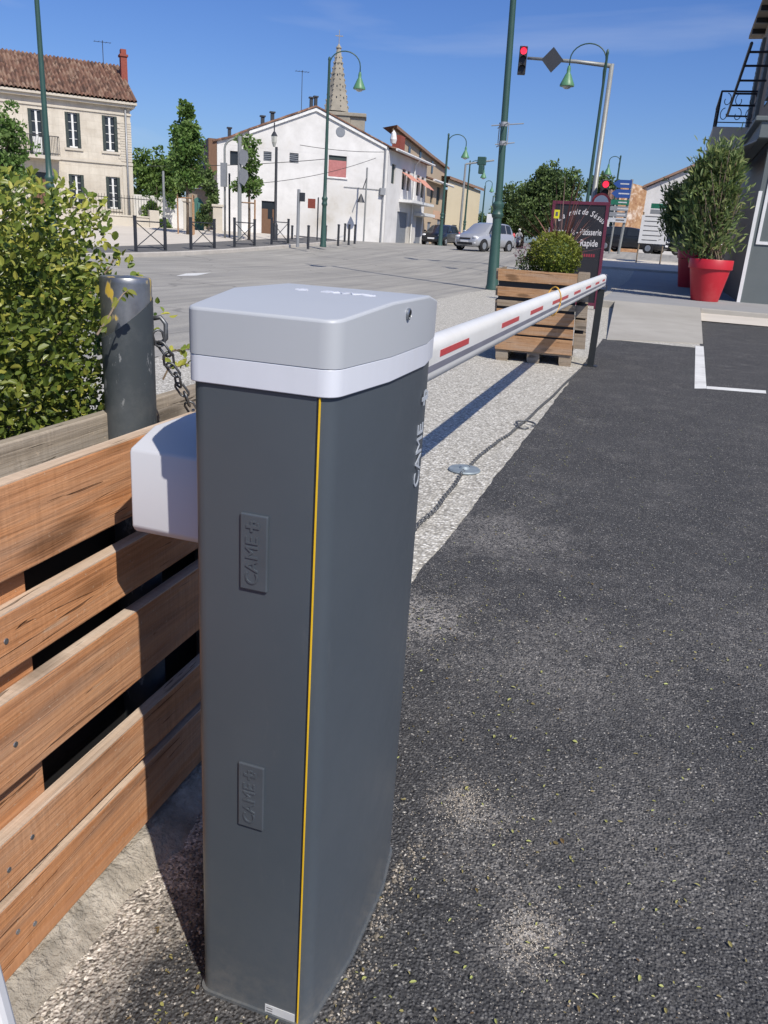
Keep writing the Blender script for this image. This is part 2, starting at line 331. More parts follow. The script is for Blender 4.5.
    for n, c in dict(car_silver=(.42, .43, .45), car_green=(.035, .05, .05), car_red=(.3, .03, .05), car_black=(.012, .013, .016), car_white=(.7, .7, .7)).items():
        k = NT(n); k.base(c); k.rough(.3); k.b.inputs['Metallic'].default_value = .35 if n == 'car_silver' else .0
        k.b.inputs['Coat Weight'].default_value = .7; k.b.inputs['Coat Roughness'].default_value = .05; g[n] = k.m
    g['tyre'] = mat('tyre', (.018, .018, .018), None, 20, .85)
    g['rim'] = mat('alloy_rim', (.45, .46, .47), None, 6, .35, metal=.7)
    g['headlight'] = mat('headlight_glass', (.75, .76, .78), None, 6, .12, spec=.8)
    g['cable'] = mat('black_cable', (.03, .03, .03), None, 6, .6)
    g['paper'] = mat('sticker_paper', (.6, .62, .64), None, 10, .5)
    g['ink'] = mat('grey_ink', (.12, .12, .13), None, 10, .6)
    g['emboss'] = mat('embossed_grey', (.076, .09, .107), None, 10, .4)
    g['mark'] = mat('pale_mark', (.42, .45, .49), (.36, .39, .43), 60, .5)
    g['terracottaedge'] = mat('roof_edge', (.3, .19, .13), (.2, .12, .09), 3, .9)
setup_materials()

# ------------------------------------------------------------------ mesh builder
ROOT = {}
class MB:
    def __init__(s): s.v = []; s.f = []; s.mi = []; s.r = []; s.M = Matrix()
    def add(s, vs, fs, mi=0, rnd=None):
        o = len(s.v); s.v += [s.M @ Vector(p) for p in vs]
        rr = random.random() if rnd is None else rnd
        for f in fs: s.f.append([i+o for i in f]); s.mi.append(mi); s.r.append(rr)
        return s
    def box(s, c, d, mi=0, rot=None):
        x, y, z = d[0]/2, d[1]/2, d[2]/2
        vs = [Vector((a, b, e)) for a in (-x, x) for b in (-y, y) for e in (-z, z)]
        if rot is not None: vs = [rot @ p for p in vs]
        return s.add([p+Vector(c) for p in vs], [(0, 1, 3, 2), (4, 6, 7, 5), (0, 4, 5, 1), (2, 3, 7, 6), (0, 2, 6, 4), (1, 5, 7, 3)], mi)
    def bb(s, x0, x1, y0, y1, z0, z1, mi=0): return s.box(((x0+x1)/2, (y0+y1)/2, (z0+z1)/2), (x1-x0, y1-y0, z1-z0), mi)
    def prism(s, pts, z0, z1, mi=0):
        n = len(pts); vs = [(x, y, z0) for x, y in pts]+[(x, y, z1) for x, y in pts]
        return s.add(vs, [list(range(n))[::-1], list(range(n, 2*n))]+[(i, (i+1) % n, n+(i+1) % n, n+i) for i in range(n)], mi)
    def tube(s, path, r, n=8, cap=True, mi=0, flat=1.):
        path = [Vector(p) for p in path]; k = len(path)
        rs = r if hasattr(r, '__len__') else [r]*k
        up = Vector((0, 0, 1)); vs = []; prev = None
        for i, p in enumerate(path):
            t = (path[min(i+1, k-1)]-path[max(i-1, 0)]).normalized()
            if prev is None:
                a = t.cross(up) if abs(t.z) < .95 else t.cross(Vector((1, 0, 0)))
            else: a = prev - t*prev.dot(t)
            a.normalize(); prev = a; b = t.cross(a)
            for j in range(n):
                th = 2*math.pi*j/n; vs.append(p+(a*math.cos(th)+b*math.sin(th)*flat)*rs[i])
        fs = [(i*n+j, i*n+(j+1) % n, (i+1)*n+(j+1) % n, (i+1)*n+j) for i in range(k-1) for j in range(n)]
        if cap: fs += [list(range(n))[::-1], list(range((k-1)*n, k*n))]
        return s.add(vs, fs, mi)
    def lathe(s, prof, c=(0, 0, 0), n=20, mi=0, axis=None):
        vs = []; c = Vector(c)
        for r, z in prof:
            for j in range(n):
                th = 2*math.pi*j/n; p = Vector((r*math.cos(th), r*math.sin(th), z))
                if axis is not None: p = axis @ p
                vs.append(c+p)
        k = len(prof)
        fs = [(i*n+j, i*n+(j+1) % n, (i+1)*n+(j+1) % n, (i+1)*n+j) for i in range(k-1) for j in range(n)]
        fs += [list(range(n))[::-1], list(range((k-1)*n, k*n))]
        return s.add(vs, fs, mi)
    def ball(s, c, r, n=10, mi=0):
        r = r if hasattr(r, '__len__') else (r, r, r); vs = []
        for i in range(n+1):
            ph = math.pi*i/n
            for j in range(2*n):
                th = math.pi*j/n; vs.append((c[0]+r[0]*math.sin(ph)*math.cos(th), c[1]+r[1]*math.sin(ph)*math.sin(th), c[2]-r[2]*math.cos(ph)))
        return s.add(vs, [(i*2*n+j, i*2*n+(j+1) % (2*n), (i+1)*2*n+(j+1) % (2*n), (i+1)*2*n+j) for i in range(n) for j in range(2*n)], mi)
    def leaf(s, p, d, nrm, L, w, rnd=None, fine=False):
        d = d.normalized(); a = d.cross(nrm)
        if a.length < 1e-4: a = d.cross(Vector((.3, .5, .8)))
        a.normalize(); q = a.cross(d)*(w*.25)
        if fine: return s.add([p, p+d*L*.16+a*w*.33+q*.6, p+d*L*.42+a*w*.5+q, p+d*L*.72+a*w*.4+q, p+d*L*.9+a*w*.18+q*.4, p+d*L, p+d*L*.9-a*w*.18+q*.4, p+d*L*.72-a*w*.4+q, p+d*L*.42-a*w*.5+q, p+d*L*.16-a*w*.33+q*.6], [(0, 1, 2, 3, 4, 5), (0, 5, 6, 7, 8, 9)], 0, rnd)
        return s.add([p, p+d*L*.3+a*w*.45+q, p+d*L*.7+a*w*.42+q, p+d*L, p+d*L*.7-a*w*.42+q, p+d*L*.3-a*w*.45+q], [(0, 1, 2, 3), (0, 3, 4, 5)], 0, rnd)
    def build(s, name, mats, parent=None, smooth=False, bevel=0, world=False, seg=2, origin=None, auto=None):
        vs = s.v
        if world and parent is not None:
            inv = ROOT[parent.name].inverted(); vs = [inv @ p for p in vs]
        if origin is not None: vs = [p-Vector(origin) for p in vs]
        me = bpy.data.meshes.new(name); me.from_pydata([tuple(p) for p in vs], [], s.f)
        mats = mats if isinstance(mats, (list, tuple)) else [mats]
        for x in mats: me.materials.append(MT[x] if isinstance(x, str) else x)
        me.polygons.foreach_set('material_index', s.mi)
        at = me.attributes.new('rnd', 'FLOAT', 'FACE'); at.data.foreach_set('value', s.r)
        if smooth: me.polygons.foreach_set('use_smooth', [True]*len(s.f))
        me.update()
        o = bpy.data.objects.new(name, me); col.objects.link(o)
        if origin is not None: o.location = origin
        if parent is not None: o.parent = parent; ROOT[o.name] = ROOT.get(parent.name, Matrix())
        if bevel:
            b = o.modifiers.new('soft', 'BEVEL'); b.width = bevel; b.segments = seg; b.limit_method = 'ANGLE'; b.angle_limit = R_(30)
        if smooth == 'auto' or auto:
            me.polygons.foreach_set('use_smooth', [True]*len(s.f)); me.set_sharp_from_angle(angle=R_(auto or 35))
        return o
def tag(o, label, cat, group=None, kind=None):
    if label: o['label'] = label
    if cat: o['category'] = cat
    if group: o['group'] = group
    if kind: o['kind'] = kind
    return o
def thing(name, label, cat, loc=(0, 0, 0), rz=0, group=None, tilt=0):
    o = bpy.data.objects.new(name, None); col.objects.link(o); o.empty_display_size = .2
    o.location = loc; o.rotation_euler = (0, tilt, rz)
    ROOT[o.name] = Matrix.LocRotScale(Vector(loc), o.rotation_euler, None)
    return tag(o, label, cat, group)
def dup(root, loc=None, rz=None, label=None, group=None, scale=None):
    def rec(o, par):
        c = o.copy(); col.objects.link(c); c.parent = par
        for ch in list(o.children): rec(ch, c)
        return c
    r = rec(root, None)
    if loc is not None: r.location = loc
    if rz is not None: r.rotation_euler.z = rz
    if label: r['label'] = label
    if group: r['group'] = group
    if scale: r.scale = scale if hasattr(scale, '__len__') else (scale,)*3
    return r
def struct(o): o['kind'] = 'structure'; return o
def textmesh(txt, size, extrude=.001, offset=0, align='CENTER', shear=0):
    cu = bpy.data.curves.new('lettering', 'FONT'); cu.body = txt; cu.size = size; cu.extrude = extrude; cu.offset = offset
    cu.align_x = align; cu.align_y = 'CENTER'; cu.shear = shear; cu.resolution_u = 3
    ob = bpy.data.objects.new('lettering_curve', cu); col.objects.link(ob)
    dg = bpy.context.evaluated_depsgraph_get(); me = bpy.data.meshes.new_from_object(ob.evaluated_get(dg))
    vs = [v.co.copy() for v in me.vertices]; fs = [list(p.vertices) for p in me.polygons]
    bpy.data.objects.remove(ob); bpy.data.curves.remove(cu); bpy.data.meshes.remove(me)
    return vs, fs
def frame3(origin, xdir, ydir):
    x = Vector(xdir).normalized(); y = Vector(ydir); y = (y-x*y.dot(x)).normalized(); z = x.cross(y)
    mm = Matrix((x, y, z)).transposed().to_4x4(); mm.translation = Vector(origin); return mm
def addtext(mb, txt, size, mtx, extrude=.001, offset=0, mi=0, align='CENTER', shear=0):
    vs, fs = textmesh(txt, size, extrude, offset, align, shear)
    mb.add([mtx @ p for p in vs], fs, mi)

# ------------------------------------------------------------------ world, sun
SUN = Vector((.755, -.655, 1.087)).normalized()
elev = math.asin(SUN.z); az = math.atan2(SUN.x, SUN.y)
w = bpy.data.worlds.new('World'); scene.world = w; w.use_nodes = True
nt = w.node_tree; bg = nt.nodes['Background']
sky = nt.nodes.new('ShaderNodeTexSky'); sky.sky_type = 'NISHITA'; sky.sun_disc = False
sky.sun_elevation = elev; sky.sun_rotation = az; sky.air_density = 1.0; sky.dust_density = 1.0; sky.ozone_density = 3.5; sky.altitude = 30
tcw = nt.nodes.new('ShaderNodeTexCoord'); mpw = nt.nodes.new('ShaderNodeMapping'); mpw.inputs['Scale'].default_value = (1.5, 4.5, 9); mpw.inputs['Rotation'].default_value = (.1, .25, .5)
nzw = nt.nodes.new('ShaderNodeTexNoise'); nzw.inputs['Scale'].default_value = 1.1; nzw.inputs['Detail'].default_value = 8; nzw.inputs['Distortion'].default_value = .5
rpw = nt.nodes.new('ShaderNodeValToRGB'); rpw.color_ramp.elements[0].position = .57; rpw.color_ramp.elements[1].position = .82
rpw.color_ramp.elements[1].color = (.24, .24, .24, 1)
mxw = nt.nodes.new('ShaderNodeMix'); mxw.data_type = 'RGBA'; mxw.inputs[7].default_value = (6.5, 6.8, 7.4, 1)
L = nt.links.new
L(tcw.outputs['Generated'], mpw.inputs[0]); L(mpw.outputs[0], nzw.inputs['Vector']); L(nzw.outputs['Fac'], rpw.inputs[0]); L(rpw.outputs[0], mxw.inputs[0])
tnt = nt.nodes.new('ShaderNodeMix'); tnt.data_type = 'RGBA'; tnt.blend_type = 'MULTIPLY'; tnt.inputs[0].default_value = 1; sxz = nt.nodes.new('ShaderNodeSeparateXYZ'); L(tcw.outputs['Generated'], sxz.inputs[0]); trp = nt.nodes.new('ShaderNodeValToRGB'); ce = trp.color_ramp.elements; ce.new(.5); ce[0].position = 0; ce[0].color = (.64, .75, .98, 1); ce[1].position = .42; ce[1].color = (.33, .54, 1.0, 1); ce[2].position = .95; ce[2].color = (.84, .87, .95, 1); L(sxz.outputs[2], trp.inputs[0]); L(trp.outputs[0], tnt.inputs[7]); L(sky.outputs[0], tnt.inputs[6]); L(tnt.outputs[2], mxw.inputs[6]); L(mxw.outputs[2], bg.inputs['Color']); bg.inputs['Strength'].default_value = .122
sl = bpy.data.lights.new('sun', 'SUN'); sl.energy = 5.0; sl.angle = R_(.53); sl.color = (1, .935, .83)
so = bpy.data.objects.new('sun', sl); col.objects.link(so); so.rotation_euler = SUN.to_track_quat('Z', 'Y').to_euler(); so.location = (5, -5, 20)
scene.view_settings.view_transform = 'Standard'; scene.view_settings.look = 'None'; scene.view_settings.exposure = 0


# ------------------------------------------------------------------ ground sheets
def frange(a, b, st):
    n = max(1, round((b-a)/st)); return [a+(b-a)*i/n for i in range(n+1)]
def sheet(name, ys, xl, xr, nx, zf, m):
    vs = []; fs = []
    for y in ys:
        a, b = (xl(y) if callable(xl) else xl), (xr(y) if callable(xr) else xr)
        for i in range(nx+1):
            x = a+(b-a)*i/nx; vs.append((x, y, zf(x, y)))
    for j in range(len(ys)-1):
        for i in range(nx): q = j*(nx+1)+i; fs.append((q, q+1, q+nx+2, q+nx+1))
    return struct(MB().add(vs, fs).build(name, m, smooth=True))
gxs = [-1500, -500, -200, -110]+frange(-80, 60, 2)+[90, 160, 400, 1500]
gys = [-300, -60]+frange(-20, 130, 2)+[170, 260, 500, 1000, 2200]
vs = [(x, y, gz(x, y)-.06) for y in gys for x in gxs]; n = len(gxs)
struct(MB().add(vs, [(j*n+i, j*n+i+1, (j+1)*n+i+1, (j+1)*n+i) for j in range(len(gys)-1) for i in range(n-1)]).build('ground', 'ground', smooth=True))
def bend(y): return -.3*math.log(1+math.exp(min(30, (y-46)/3)))*3 if y < 130 else -.3*(y-46)
yr = frange(-30, 140, 1.)
sheet('road', yr, lambda y: -16+bend(y), lambda y: -4.3+bend(y)+5*sst(36, 46, y), 12, lambda x, y: gz(x, y)+.006, 'road')
sheet('side_street', frange(39.2, 54, 1), -8, 70, 26, lambda x, y: gz(x, y)+.002, 'road')
sheet('back_street', frange(36, 66, 1), -45, lambda y: -15.5+bend(y), 14, lambda x, y: gz(x, y)-.004, 'road')
wob = lambda y, a=.03, f=3.1: a*mnoise.noise(Vector((y*f, 1.7, 0)))+a*.7*mnoise.noise(Vector((y*f*5, 4.2, 0)))
sheet('gravel_pavement', frange(-8, 39.2, .25), lambda y: -4.3+wob(y, .12, .6), lambda y: .6, 10, lambda x, y: gz(x, y)+.010, 'agg')
lotys = frange(-6, 11.6, .04)
sheet('car_park', lotys, lambda y: (-.685+wob(y, .011, 5.) if y > 1.75 else -.98), 14, 40, lambda x, y: .016, 'lot')
sheet('car_park_bay', frange(11.6, 16.4, .4), lambda y: .6, 14, 20, lambda x, y: .016, 'lot')
sheet('plaza', frange(4, 49, 1), -75, lambda y: -18.5 if y < 41 else -18.5-(y-41)*1.0, 20, lambda x, y: gz(x, y)+.11, 'plaza')
sheet('pavement', frange(4, 42, 1), -18.5, lambda y: -16.15 if y < 40 else -16.15-(y-40)*1.1, 4, lambda x, y: gz(x, y)+.112, 'sidewalk')
sheet('far_pavement', frange(52, 130, 1), lambda y: -30+bend(y), lambda y: -16+bend(y), 6, lambda x, y: gz(x, y)+.09, 'plaza')
def kerbline(name, pts, wdt, h, m='kerbs', step=1.):
    dense = []
    for a, b in zip(pts, pts[1:]):
        a = Vector(a); b = Vector(b); k = max(1, int((b-a).length/step))
        dense += [a+(b-a)*i/k for i in range(k)]
    dense.append(Vector(pts[-1])); mb = MB(); vs = []
    for i, p in enumerate(dense):
        t = (dense[min(i+1, len(dense)-1)]-dense[max(i-1, 0)]).normalized(); nn = Vector((-t.y, t.x))*wdt/2
        z = gz(p.x, p.y)
        vs += [(p.x-nn.x, p.y-nn.y, z-.04), (p.x-nn.x, p.y-nn.y, z+h-.015), (p.x-nn.x*.8, p.y-nn.y*.8, z+h), (p.x+nn.x, p.y+nn.y, z+h), (p.x+nn.x, p.y+nn.y, z-.04)]
    k = len(dense); fs = [(i*5+j, i*5+j+1, (i+1)*5+j+1, (i+1)*5+j) for i in range(k-1) for j in range(4)]
    return struct(mb.add(vs, fs).build(name, m, auto=30))
kerbline('kerb', [(-16.07, 4), (-16.07, 40), (-16.9, 41.4), (-21, 45.2)], .18, .13)
kerbline('kerb', [(-4.3, 22), (-4.3, 35), (-3.4, 38.2), (-1, 39.2), (40, 39.2)], .16, .12)
kerbline('kerb', [(-3.6, 35.2), (40, 35.2)], .1, .1)
# side-street pavement strip, light
sheet('pavement_edge', frange(35.2, 39.1, .8), -3.6, 40, 20, lambda x, y: gz(x, y)+.1, 'plaza')
# terrace one step up, with its kerb face
tz = lambda x, y: max(.15, gz(x, y)+.02)
sheet('terrace', frange(18.25, 36.2, .8), -1.25, 14, 14, tz, 'terrace')
mb = MB(); mb.bb(.78, 14, 18.05, 18.25, -.02, .153); mb.bb(-1.4, -1.25, 18.05, 26, -.02, .155); mb.bb(-1.25, -.93, 18.02, 18.25, -.02, .152)
struct(mb.build('terrace_kerb', 'slab', bevel=.012))
sheet('bay_pavement', frange(16.4, 18.05, .4), .7, 14, 10, lambda x, y: .03+.02*(y-16.4), 'plaza')
# concrete ramp up to the terrace
mb = MB()
P4 = [(-.63, 11.5), (.64, 12.2), (.78, 18.25), (-.95, 18.25)]
vs = [(x, y, .024 if y < 15 else .158) for x, y in P4]+[(x, y, -.03) for x, y in P4]
mb.add(vs, [(0, 1, 2, 3), (0, 4, 5, 1), (1, 5, 6, 2), (3, 7, 4, 0)])
struct(mb.build('ramp', 'slab'))
def quadpx(name, pts, off, m):
    q = [gnd(u, v, off) for u, v in pts]
    return struct(MB().add([(p.x, p.y, p.z+.001) for p in q], [list(range(len(q)))]).build(name, m))
quadpx('bay_marking', [(694.5, 388.6), (706.5, 388.6), (703.6, 346.3), (695.4, 345.6)], .0195, 'paint')
quadpx('bay_marking', [(706.6, 386.2), (765.8, 390.6), (766.2, 393.6), (706.6, 388.9)], .0195, 'paint')
quadpx('road_marking', [(176, 276), (197, 275.6), (211, 272.7), (186, 273.5)], .012, 'paint')
# loose bits on the asphalt: nobody could count them
mb = MB()
for i in range(2700):
    y = .55+6.2*random.random()**1.6; x = -.62+random.random()*(1.2+y*.35) if random.random() < .75 else -.66+random.random()*.4
    if i < 330: y = random.uniform(.9, 2.9); x = random.uniform(-.25, .35+y*.42)
    a = random.random()*6.28; L_ = random.uniform(.0035, .0105)*(1.35 if i < 330 else 1); th = random.random()
    d = Vector((math.cos(a), math.sin(a), random.uniform(-.1, .3)))
    mb.leaf(Vector((x, y, .020)), d, Vector((random.uniform(-.5, .5), random.uniform(-.5, .5), 1)), L_, L_*random.uniform(.3, .6), random.random())
tag(mb.build('leaf_litter', 'litter'), 'scattered dry yellow leaf flakes on the dark asphalt', 'leaf litter', kind='stuff')
mb = MB()
SPOTS = [(-.21, 1.42, .1), (-.235, 1.46, .04), (-.02, 1.13, .08), (-.04, 1.16, .035), (-.13, 1.3, .16), (.2, 1.5, .3), (-.55, 2.3, .16), (-.1, 2.2, .35)]
for i in range(7300):
    sx_ = None
    if i >= 2300:
        sx_ = SPOTS[i % len(SPOTS)]; x = random.gauss(sx_[0], sx_[2]*.75); y = random.gauss(sx_[1], sx_[2])
        if x < -.3 and .82 < y < 1.3: continue
    elif i < 1300: y = random.uniform(.5, 1.7); x = random.uniform(-.8, -.55)+random.gauss(0, .04)
    elif i < 1700:
        t = random.random(); y = .85+.45*t+random.gauss(0, .02); x = -.318+abs(random.gauss(0, .022))
    else: y = .5+4*random.random()**1.5; x = random.uniform(-.6, 1.5)
    r = random.uniform(.0011, .0034)*(1.7 if random.random() < .06 else 1)*(.8 if i > 1700 else 1)
    ax = [Vector((random.gauss(0, 1), random.gauss(0, 1), random.gauss(0, 1))).normalized()*r*random.uniform(.6, 1.2) for _ in range(6)]
    if sx_: r = random.uniform(.0006, .0019)
    c = Vector((x, y, .016+r*.3))
    mb.add([c+Vector((r, 0, 0))+ax[0]*.4, c+Vector((0, r, 0))+ax[1]*.4, c-Vector((r, 0, 0))+ax[2]*.4, c-Vector((0, r, 0))+ax[3]*.4, c+Vector((0, 0, r*.8)), c-Vector((0, 0, r*.6))],
           [(0, 1, 4), (1, 2, 4), (2, 3, 4), (3, 0, 4), (1, 0, 5), (2, 1, 5), (3, 2, 5), (0, 3, 5)], 0, random.uniform(.75, 1.) if sx_ else None)
k = NT('pebble'); a = k.n('ShaderNodeAttribute', attribute_name='rnd'); k.base(k.ramp(a.outputs['Fac'], [(0, (.05, .045, .04)), (.5, (.22, .19, .15)), (.9, (.38, .33, .27)), (1, (.6, .57, .51))])); k.rough(.85); MT['pebble'] = k.m
tag(mb.build('gravel', 'pebble'), 'loose tan gravel at the foot of the planter and the cabinet', 'gravel', kind='stuff')

# ------------------------------------------------------------------ barrier
bar = thing('barrier', 'grey road barrier cabinet with pale lid and a long white boom with red stickers', 'barrier', (-.435, 1.05, 0))
def octo(off=0, fr=.018):
    xl, xr = -.5275-off, -.3415+off; bl, br = -.546-off, -.324+off; y0, y1, ya, yb = .845-off, 1.265+off, .99, 1.157
    P = []
    def corner(p, a, b, r, n=5):
        p = Vector(p); u = (Vector(a)-p).normalized(); v = (Vector(b)-p).normalized()
        for i in range(n+1):
            t = i/n; P.append(tuple((p+u*r)*(1-t)**2+p*2*t*(1-t)+(p+v*r)*t*t))
    corner((xl, y0), (bl, ya), (xr, y0), fr); corner((xr, y0), (xl, y0), (br, ya), fr*1.25)
    P.append((br, ya)); P.append((br, yb)); corner((xr, y1), (br, yb), (xl, y1), fr); corner((xl, y1), (xr, y1), (bl, yb), fr); P.append((bl, yb)); P.append((bl, ya))
    return P
def W(mb, name, m, par=bar, **k): return mb.build(name, m, par, world=True, **k)
mb = MB(); mb.prism(octo(), .02, 1.0165); body = W(mb, 'cabinet_body', 'cab', auto=25, bevel=.0015)
mb = MB(); mb.prism(octo(.004), .0, .022); W(mb, 'base_plate', 'cab', auto=25)
mb = MB(); mb.prism(octo(.004), 1.0165, 1.0495); W(mb, 'lid_band', 'band', auto=25, bevel=.0012)
def markglyph(mb, mtx, s, e=.001):
    # the cross-like emblem that follows the name
    def b(x0, x1, y0, y1): mb.add([mtx @ Vector(p) for p in [(a, c, d) for a in (x0*s, x1*s) for c in (y0*s, y1*s) for d in (-e, e)]], [(0, 1, 3, 2), (4, 6, 7, 5), (0, 4, 5, 1), (2, 3, 7, 6), (0, 2, 6, 4), (1, 5, 7, 3)])
    b(-.34, -.1, .04, .2); b(-.1, .1, -.42, .5); b(.1, .38, .04, .2); b(.3, .42, -.16, .04); b(.1, .3, -.42, -.28)
# lid: flat ridge in the middle, falling to both ends
def ztop(y): return 1.105+.014*min(1, max(0, (y-.845)/(.99-.845)))*min(1, max(0, (1.265-y)/(1.265-1.157)))
P = octo(.0045); n = len(P)
mb = MB(); vs = [(x, y, 1.050) for x, y in P]+[(x, y, ztop(y)) for x, y in P]
sidef = [(i, (i+1) % n, n+(i+1) % n, n+i) for i in range(n)]
fr_ = [n+i for i in range(n) if P[i][1] <= .995]; mid = [n+i for i in range(n) if .985 < P[i][1] < 1.16]; bk = [n+i for i in range(n) if P[i][1] >= 1.15]
bk = [i for i in bk]
i0 = [i for i in range(n) if P[i][1] >= 1.15]
mb.add(vs, sidef+[fr_, mid, bk])
lid = W(mb, 'lid', 'lid', auto=28, bevel=.0035, seg=3)
mb = MB(); q = onX(408.3, 314, -.3185)
ax = Matrix.Rotation(R_(90), 3, 'Y')
mb.lathe([(.0078, -.004), (.0078, .002), (.0062, .003), (.0055, .001)], q, 16, 0, ax); lock = W(mb, 'lock', 'steel', auto=30)
mb = MB(); mb.box(q+Vector((.0025, 0, 0)), (.002, .003, .008)); W(mb, 'keyhole', 'black', lock)
mb = MB(); la = onZ(378, 296.5, 1.119); lb = onZ(322, 291.5, 1.119); lm_ = onZ(303, 290, 1.119); lw_ = (la-lb).length; addtext(mb, 'CAME', lw_*.36, frame3((la+lb)/2, lb-la, (0, -1, .0)), .0013); markglyph(mb, frame3(lm_, lb-la, (0, -1, 0)), lw_*.3, .0013); W(mb, 'embossed_lettering', 'band', lid)
# yellow seam
xs0 = onY(320, 397, .8445).x; xs1 = onY(297.5, 1018, .8445).x
def seam(dx, wd, y, m, nm):
    mb = MB(); mb.add([(xs1+dx-wd, y, .02), (xs1+dx+wd, y, .02), (xs0+dx+wd, y, 1.016), (xs0+dx-wd, y, 1.016), (xs1+dx-wd, .846, .02), (xs1+dx+wd, .846, .02), (xs0+dx+wd, .846, 1.016), (xs0+dx-wd, .846, 1.016)],
                     [(0, 1, 2, 3), (4, 0, 3, 7), (1, 5, 6, 2), (3, 2, 6, 7), (0, 4, 5, 1)]); return W(mb, nm, m)
seam(0, .0008, .8436, 'yellow', 'yellow_seam'); seam(-.0024, .0011, .8446, 'black', 'dark_seam')
for pc in ([(242, 511), (268.5, 517), (268.5, 592), (241, 587)], [(239.5, 761.5), (265, 766.5), (264, 828.5), (239.5, 824)]):
    c = [onY(u, v, .845) for u, v in pc]
    x0 = (c[0].x+c[3].x)/2; x1 = (c[1].x+c[2].x)/2; z1 = (c[0].z+c[1].z)/2; z0 = (c[2].z+c[3].z)/2
    mb = MB(); mb.bb(x0, x1, .8408, .8455, z0, z1); pl = W(mb, 'name_plate', 'emboss', bevel=.0016)
    h = z1-z0; wd = x1-x0; ctr = Vector(((x0+x1)/2-.001, .8408, z0+h*.40))
    mb = MB(); F = frame3(ctr, (0, 0, 1), (-1, 0, 0)); addtext(mb, 'CAME', wd*.66, F, .0014)
    markglyph(mb, frame3(((x0+x1)/2, .8408, z0+h*.845), (0, 0, 1), (-1, 0, 0)), wd*.52, .0014); W(mb, 'raised_lettering', 'emboss', pl)
# pale name on the right flank
a = onX(413.5, 494, -.3235); b = onX(421.5, 418, -.3235); e_ = onX(424.5, 388, -.3235); e2 = onX(422.5, 410, -.3235)
yc = (a.y+b.y)/2; mb = MB(); hh = b.z-a.z
addtext(mb, 'CAME', hh*.33, frame3((-.3236, yc+.006, (a.z+b.z)/2), (0, 0, 1), (0, -1, 0)), .0006)
markglyph(mb, frame3((-.3236, yc+.018, (e_.z+e2.z)/2), (0, 0, 1), (0, -1, 0)), hh*.26, .0006); W(mb, 'side_lettering', 'mark')
# rating sticker
mb = MB(); s0 = onY(265, 1003, .844); s1 = onY(294.5, 1016, .844)
mb.bb(s0.x, s1.x, .8438, .8449, s0.z-.046, s0.z-.002); stk = W(mb, 'rating_sticker', 'paper')
mb = MB()
for i in range(4): mb.bb(s0.x+.003, s0.x+.003+random.uniform(.007, .013), .8433, .8437, s0.z-.008-.005*i, s0.z-.0065-.005*i)
W(mb, 'printed_lines', 'ink', stk)
# boom bracket cover on the planter side
mb = MB(); prof = [(.947, .758), (.943, .764), (.945, .879), (.948, .884), (1.008, .905), (1.25, .905), (1.25, .752), (.952, .753)]
vs = [(x, y, z) for x in (-.695, -.529) for y, z in prof]; k_ = len(prof)
mb.add(vs, [list(range(k_)), list(range(k_, 2*k_))[::-1]]+[(i, k_+i, k_+(i+1) % k_, (i+1) % k_) for i in range(k_)])
W(mb, 'bracket_cover', 'cover', auto=30, bevel=.003, seg=3)
# boom
def rr(w_, h_, r, n=5):
    out = []
    for cx, cz, a0 in ((w_/2-r, h_/2-r, 0), (-w_/2+r, h_/2-r, 90), (-w_/2+r, -h_/2+r, 180), (w_/2-r, -h_/2+r, 270)):
        for i in range(n+1): t = R_(a0+90*i/n); out.append((cx+r*math.cos(t), cz+r*math.sin(t)))
    return out
AX, AZ0, AZ1, AH, AWD = -.612, .866, .882, .128, .07
sec = rr(AWD, AH, .033, 7); ks = len(sec); Y0, Y1 = 1.2, 8.78
az_ = lambda y: AZ0+(AZ1-AZ0)*(y-Y0)/(Y1-Y0)
vs = [(AX+x, y, az_(y)+z) for y in (Y0, Y1) for x, z in sec]
mb = MB(); mb.add(vs, [(i, (i+1) % ks, ks+(i+1) % ks, ks+i) for i in range(ks)]+[list(range(ks))[::-1], list(range(ks, 2*ks))])
boom = W(mb, 'boom', 'arm', auto=40)
XR = AX+AWD/2
mb = MB(); mb.add([(XR+.0012, y, az_(y)+z) for y in (1.3, Y1-.02) for z in (-.024, -.006)]+[(XR-.001, y, az_(y)+z) for y in (1.3, Y1-.02) for z in (-.024, -.006)], [(0, 2, 3, 1), (0, 4, 6, 2), (1, 3, 7, 5), (0, 1, 5, 4), (2, 6, 7, 3)]); W(mb, 'rubber_slot', 'slot', boom)
for u0, u1 in ((2.24, 2.60), (3.17, 3.56), (3.88, 4.28), (4.66, 5.42), (5.77, 6.2), (6.62, 7.05), (7.5, 7.9), (8.3, 8.6), (1.45, 1.75)):
    mb = MB(); mb.add([(XR+d, y, az_(y)+z) for d in (-.002, .0012) for y in (u0, u1) for z in (.008, .027)], [(0, 1, 3, 2), (4, 6, 7, 5), (0, 4, 5, 1), (2, 3, 7, 6), (0, 2, 6, 4), (1, 5, 7, 3)]); W(mb, 'red_sticker', 'redst', boom)
mb = MB(); mb.bb(AX-.037, AX+.037, Y1, Y1+.012, az_(Y1)-.066, az_(Y1)+.066); W(mb, 'end_cap', 'slot', boom, bevel=.004)
# orange cord loop tied round the boom
mb = MB(); yl = 4.95
loop = [(AX+(AWD/2+.006)*math.cos(t)*1.02+.004*math.sin(2*t), yl+.05*math.sin(t*.5)+.02*math.cos(3*t), az_(yl)+(.072+(.018 if math.sin(t) > 0 else .006))*math.sin(t)) for t in [2*math.pi*i/36 for i in range(37)]]
mb.tube(loop, .004, 6); tag(W(mb, 'cord_loop', 'rope', None, smooth=True), 'thin orange cord loop tied around the white boom', 'cord')
